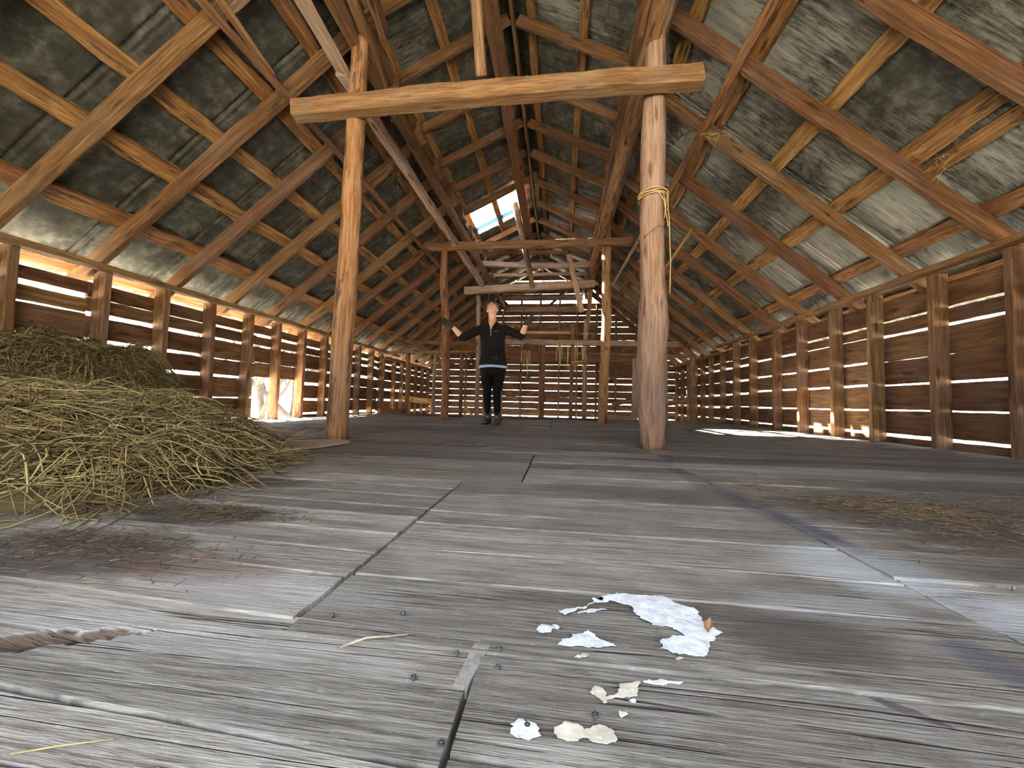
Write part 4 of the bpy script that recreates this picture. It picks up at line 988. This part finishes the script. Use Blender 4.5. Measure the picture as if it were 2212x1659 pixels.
chest_mark('chest_embroidery', -.893, -.815, 1.262, .006, -.112, M['zip'], 9)
chest_mark('hem_tag', -.848, -.830, .895, .010, -.118, M['zip'], 1)
# shirt hem
V, Fc = [], []
ring = 36; zz = [.768, .775, .80, .835]
for z_, k in zip(zz, (.99, 1.0, .99, .95)):
    for j in range(ring):
        a = 2*PI*j/ring; V.append(L_(-.904+.198*k*math.cos(a), .012+.129*k*math.sin(a), z_+.004*math.sin(a*3)))
for i in range(3):
    for j in range(ring): Fc.append((i*ring+j, i*ring+(j+1) % ring, (i+1)*ring+(j+1) % ring, (i+1)*ring+j))
o = link('shirt', mesh('shirt', V, Fc, True), M['shirt'], person); o.modifiers.new('t', 'SOLIDIFY').thickness = .004; o['label'] = 'light blue shirt hem showing under the pullover'
# leggings
V, Fc = [], []
loft(V, Fc, [(L_(-.904, .012, .86), .172, .115, EX, EY), (L_(-.904, .012, .78), .186, .120, EX, EY), (L_(-.904, .012, .72), .184, .118, EX, EY), (L_(-.904, .012, .66), .170, .108, EX, EY)], 26)
for s, hx, kx, ax in ((-1, -.990, -.972, -.957), (1, -.818, -.836, -.824)):
    limb(V, Fc, [L_(hx, .01, .72), L_(hx+.006*s*-1, .0, .60), L_(kx, -.008, .43), L_(kx, .012, .33), L_(ax, .02, .10)], [.094, .082, .056, .055, .042], 18)
leg = fused('leggings', V, Fc, M['legging'], person, .007, 3)
# boots
for s, ax in ((-1, -.960), (1, -.826)):
    V, Fc = [], []
    limb(V, Fc, [L_(ax, .03, .165), L_(ax, .03, .09), L_(ax, .03, .05)], [.056, .052, .055], 16)
    dx = .010*s
    for (y, z, r, q) in ((.06, .045, .045, .04), (.0, .05, .047, .045), (-.05, .045, .046, .038), (-.10, .038, .046, .032), (-.145, .033, .038, .026)):
        blob(V, Fc, L_(ax+dx*(-y*6), y, z), (r, .055, q), None, 14, 8)
    bo = fused('boot', V, Fc, M['boot'], person, .006, 2)
    V, Fc = [], []
    out = [(.0, .10), (.03, .09), (.042, .04), (.036, -.01), (.046, -.08), (.042, -.15), (.02, -.185), (-.02, -.185), (-.042, -.15), (-.046, -.08), (-.036, -.01), (-.042, .04), (-.03, .09)]
    n = len(out)
    for z_ in (.0, .022):
        for (x, y) in out: V.append(L_(ax+x+dx*(-y*6), y, z_))
    Fc += [tuple(range(n-1, -1, -1)), tuple(range(n, 2*n))]+[(i, (i+1) % n, n+(i+1) % n, n+i) for i in range(n)]
    link('sole', mesh('sole', V, Fc), M['sole'], bo)
    V, Fc = [], []
    for k in range(5):
        z_ = .062+.018*k; y_ = -.060+.016*k; wv = .020
        limb(V, Fc, [L_(ax-wv, y_+.012, z_), L_(ax, y_-.014, z_+.008), L_(ax+wv, y_+.012, z_+.014)], [.003, .003, .003], 6)
        limb(V, Fc, [L_(ax+wv, y_+.012, z_), L_(ax, y_-.014, z_+.008), L_(ax-wv, y_+.012, z_+.014)], [.003, .003, .003], 6)
    link('laces', mesh('laces', V, Fc, True), M['zip'], bo)
# gloved hands: palm, four fingers, thumb, cuff
def hand(name, w, d, up, side):
    """w wrist, d direction of the fingers, up = towards thumb side, side = palm normal"""
    d = Vector(d).normalized(); up = Vector(up); up = (up-d*up.dot(d)).normalized(); nn = d.cross(up).normalized()*side
    V, Fc = [], []
    secs = []
    for (t, hw, th) in ((-.03, .034, .030), (.0, .032, .024), (.03, .040, .020), (.06, .045, .018), (.085, .044, .015), (.092, .036, .011)): secs.append((w+d*t, hw, th, up, nn))
    loft(V, Fc, secs, 16)
    for k, (o_, L, r) in enumerate(((.033, .070, .0100), (.011, .080, .0103), (-.012, .074, .0100), (-.033, .058, .0088))):
        b = w+d*.082+up*o_; f = (d+up*o_*2.2).normalized(); c1 = .15+.05*k
        p1 = b+f*L*.45; f2 = (f+nn*c1*1.6).normalized(); p2 = p1+f2*L*.32; f3 = (f2+nn*c1*1.8).normalized(); p3 = p2+f3*L*.25
        limb(V, Fc, [b, p1, p2, p3], [r*1.05, r, r*.94, r*.8], 10)
    b = w+d*.028+up*.030; f = (d*.75+up*.95+nn*.2).normalized(); p1 = b+f*.040; f2 = (f+d*.5).normalized(); p2 = p1+f2*.028
    limb(V, Fc, [b-f*.01, p1, p2], [.015, .012, .0095], 10)
    g = fused(name, V, Fc, M['glove'], person, .0042, 2); g['label'] = 'dark work glove'
    return g
hand('glove', wL+(wL-eL).normalized()*.012, (-.165, -.06, .10), (.25, -.2, .9), -1)
hand('glove', wR+(wR-eR).normalized()*.012, (.12, -.10, .075), (-.35, -.1, .9), 1)

# ---------------------------------------------------------------- outside
def ground_mat():
    m, t, b = newmat('dry_ground'); tc = t.new('ShaderNodeTexCoord').outputs['Object']
    n = t.noise(tc, 1.2, 8, .7); t.l.new(t.ramp(n, [(.3, (.34, .31, .24)), (.6, (.46, .43, .35)), (.8, (.55, .52, .45))]), b.inputs['Base Color']); b.inputs['Roughness'].default_value = .9
    return m
V = []; Fc = []; n = 50
for i in range(n+1):
    for j in range(n+1):
        x = -60+120*i/n; y = -50+120*j/n; d = max(0, math.hypot(x, y-5)-9); V.append((x, y, -1.1+.6*noise.noise(Vector((x*.06, y*.06, 0)))*min(1, d/10)+.02*d))
for i in range(n):
    for j in range(n): a = i*(n+1)+j; Fc.append((a, a+n+1, a+n+2, a+1))
g = link('ground', mesh('ground', V, Fc, True), ground_mat()); tag(g, kind='structure')
def gable_floor():
    o = slab('trim_2', [(-3.9, 7.5), (3.3, 7.5), (3.3, 10.85), (-3.9, 10.85)], -1.05, -1.0, M['siding']); tag(o, kind='structure')
gable_floor()
M['trunk'] = plain('dark_bark', (.045, .036, .030), .9, nz=.4, sc=12, bump=.6)
def bare_tree(x, y, z0, h, seed, lab):
    tr = random.Random(seed); paths = []
    def grow(p, d, L, r, k):
        pts = [p]; 
        for i in range(5):
            d2 = (d+Vector([tr.gauss(0, .12) for _ in range(3)])).normalized(); pts.append(pts[-1]+d2*L/5); d = d2
        paths.append((pts, r))
        if k:
            for _ in range(4 if k > 1 else 5):
                i = tr.randint(1, 5); nd = (d*.7+Vector([tr.uniform(-1, 1) for _ in range(2)]+[tr.uniform(-.1, .9)])).normalized(); grow(pts[i], nd, L*tr.uniform(.45, .65), r*.5, k-1)
    grow(Vector((0, 0, 0)), Vector((0, 0, 1)), h, .12, 3)
    root = empty('bare_tree', (x, y, z0)); tag(root, lab, 'tree', 'bare trees outside the left wall')
    big = [p for p in paths if p[1] > .05]; small = [p for p in paths if p[1] <= .05]
    t = tubes('trunk', [p for p, r in big], .09, M['trunk'], root, 8)
    tubes('branches', [p for p, r in small], .028, M['trunk'], root, 4)
for i, (x, y, h, lab) in enumerate(((-8.6, 9.8, 4.5, 'bare tree seen at the left of the low wall opening'), (-10.5, 12.3, 5.5, 'bare tree outside, behind the pale stud of the opening'), (-8.8, 11.3, 3.4, 'small leafless tree seen through the right half of the opening'), (-13, 15.4, 6, 'farthest bare tree seen through the low wall opening'))):
    bare_tree(x, y, -1.1, h, 20+i, lab)
# translucent strip replacing a roof-hole rafter, blue sky light put into its colour
m, t, b = newmat('sky_tinted_strip'); b.inputs['Base Color'].default_value = (.035, .065, .12, 1); b.inputs['Roughness'].default_value = .4
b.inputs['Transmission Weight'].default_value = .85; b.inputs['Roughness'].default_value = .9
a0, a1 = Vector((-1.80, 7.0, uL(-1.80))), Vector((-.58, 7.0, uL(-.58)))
o = beam('skylit_rafter_strip', a0+ml*.10+Vector((0, -.02, 0)), a1+ml*.10+Vector((0, -.02, 0)), .13, .012, m, up=ml, rough=.002); tag(o, 'pale blue strip standing in for a skylit rafter across the roof hole', 'strip')

# ---------------------------------------------------------------- light
w = bpy.data.worlds.new('sky'); C.world = w; w.use_nodes = True
nt = w.node_tree; bg = nt.nodes['Background']
tc = nt.nodes.new('ShaderNodeTexCoord'); sp = nt.nodes.new('ShaderNodeSeparateXYZ'); nt.links.new(tc.outputs['Generated'], sp.inputs[0])
cr = nt.nodes.new('ShaderNodeValToRGB'); nt.links.new(sp.outputs['Z'], cr.inputs[0])
e = cr.color_ramp.elements; e[0].position = 0.0; e[0].color = (1.0, .97, .93, 1); e[1].position = .8; e[1].color = (.72, .84, 1.0, 1)
nt.links.new(cr.outputs[0], bg.inputs[0]); bg.inputs[1].default_value = 3.7
sd = bpy.data.lights.new('sun', 'SUN'); sd.energy = 80.0; sd.angle = .01; sd.color = (1.0, .93, .82)
so = bpy.data.objects.new('sun', sd); col.objects.link(so)
so.rotation_euler = Vector((-.98, .50, 1.0)).to_track_quat('Z', 'Y').to_euler()
C.view_settings.view_transform = 'Standard'; C.view_settings.look = 'None'; C.view_settings.gamma = 1; C.view_settings.use_curve_mapping = False
C.view_settings.exposure = 1.55
cy = C.cycles
cy.max_bounces = 6; cy.diffuse_bounces = 5; cy.glossy_bounces = 2; cy.transmission_bounces = 3; cy.transparent_max_bounces = 4
cy.caustics_reflective = False; cy.caustics_refractive = False
cy.use_adaptive_sampling = True; cy.adaptive_threshold = .09; cy.adaptive_min_samples = 14; cy.sample_clamp_indirect = 12.0
cy.use_denoising = True
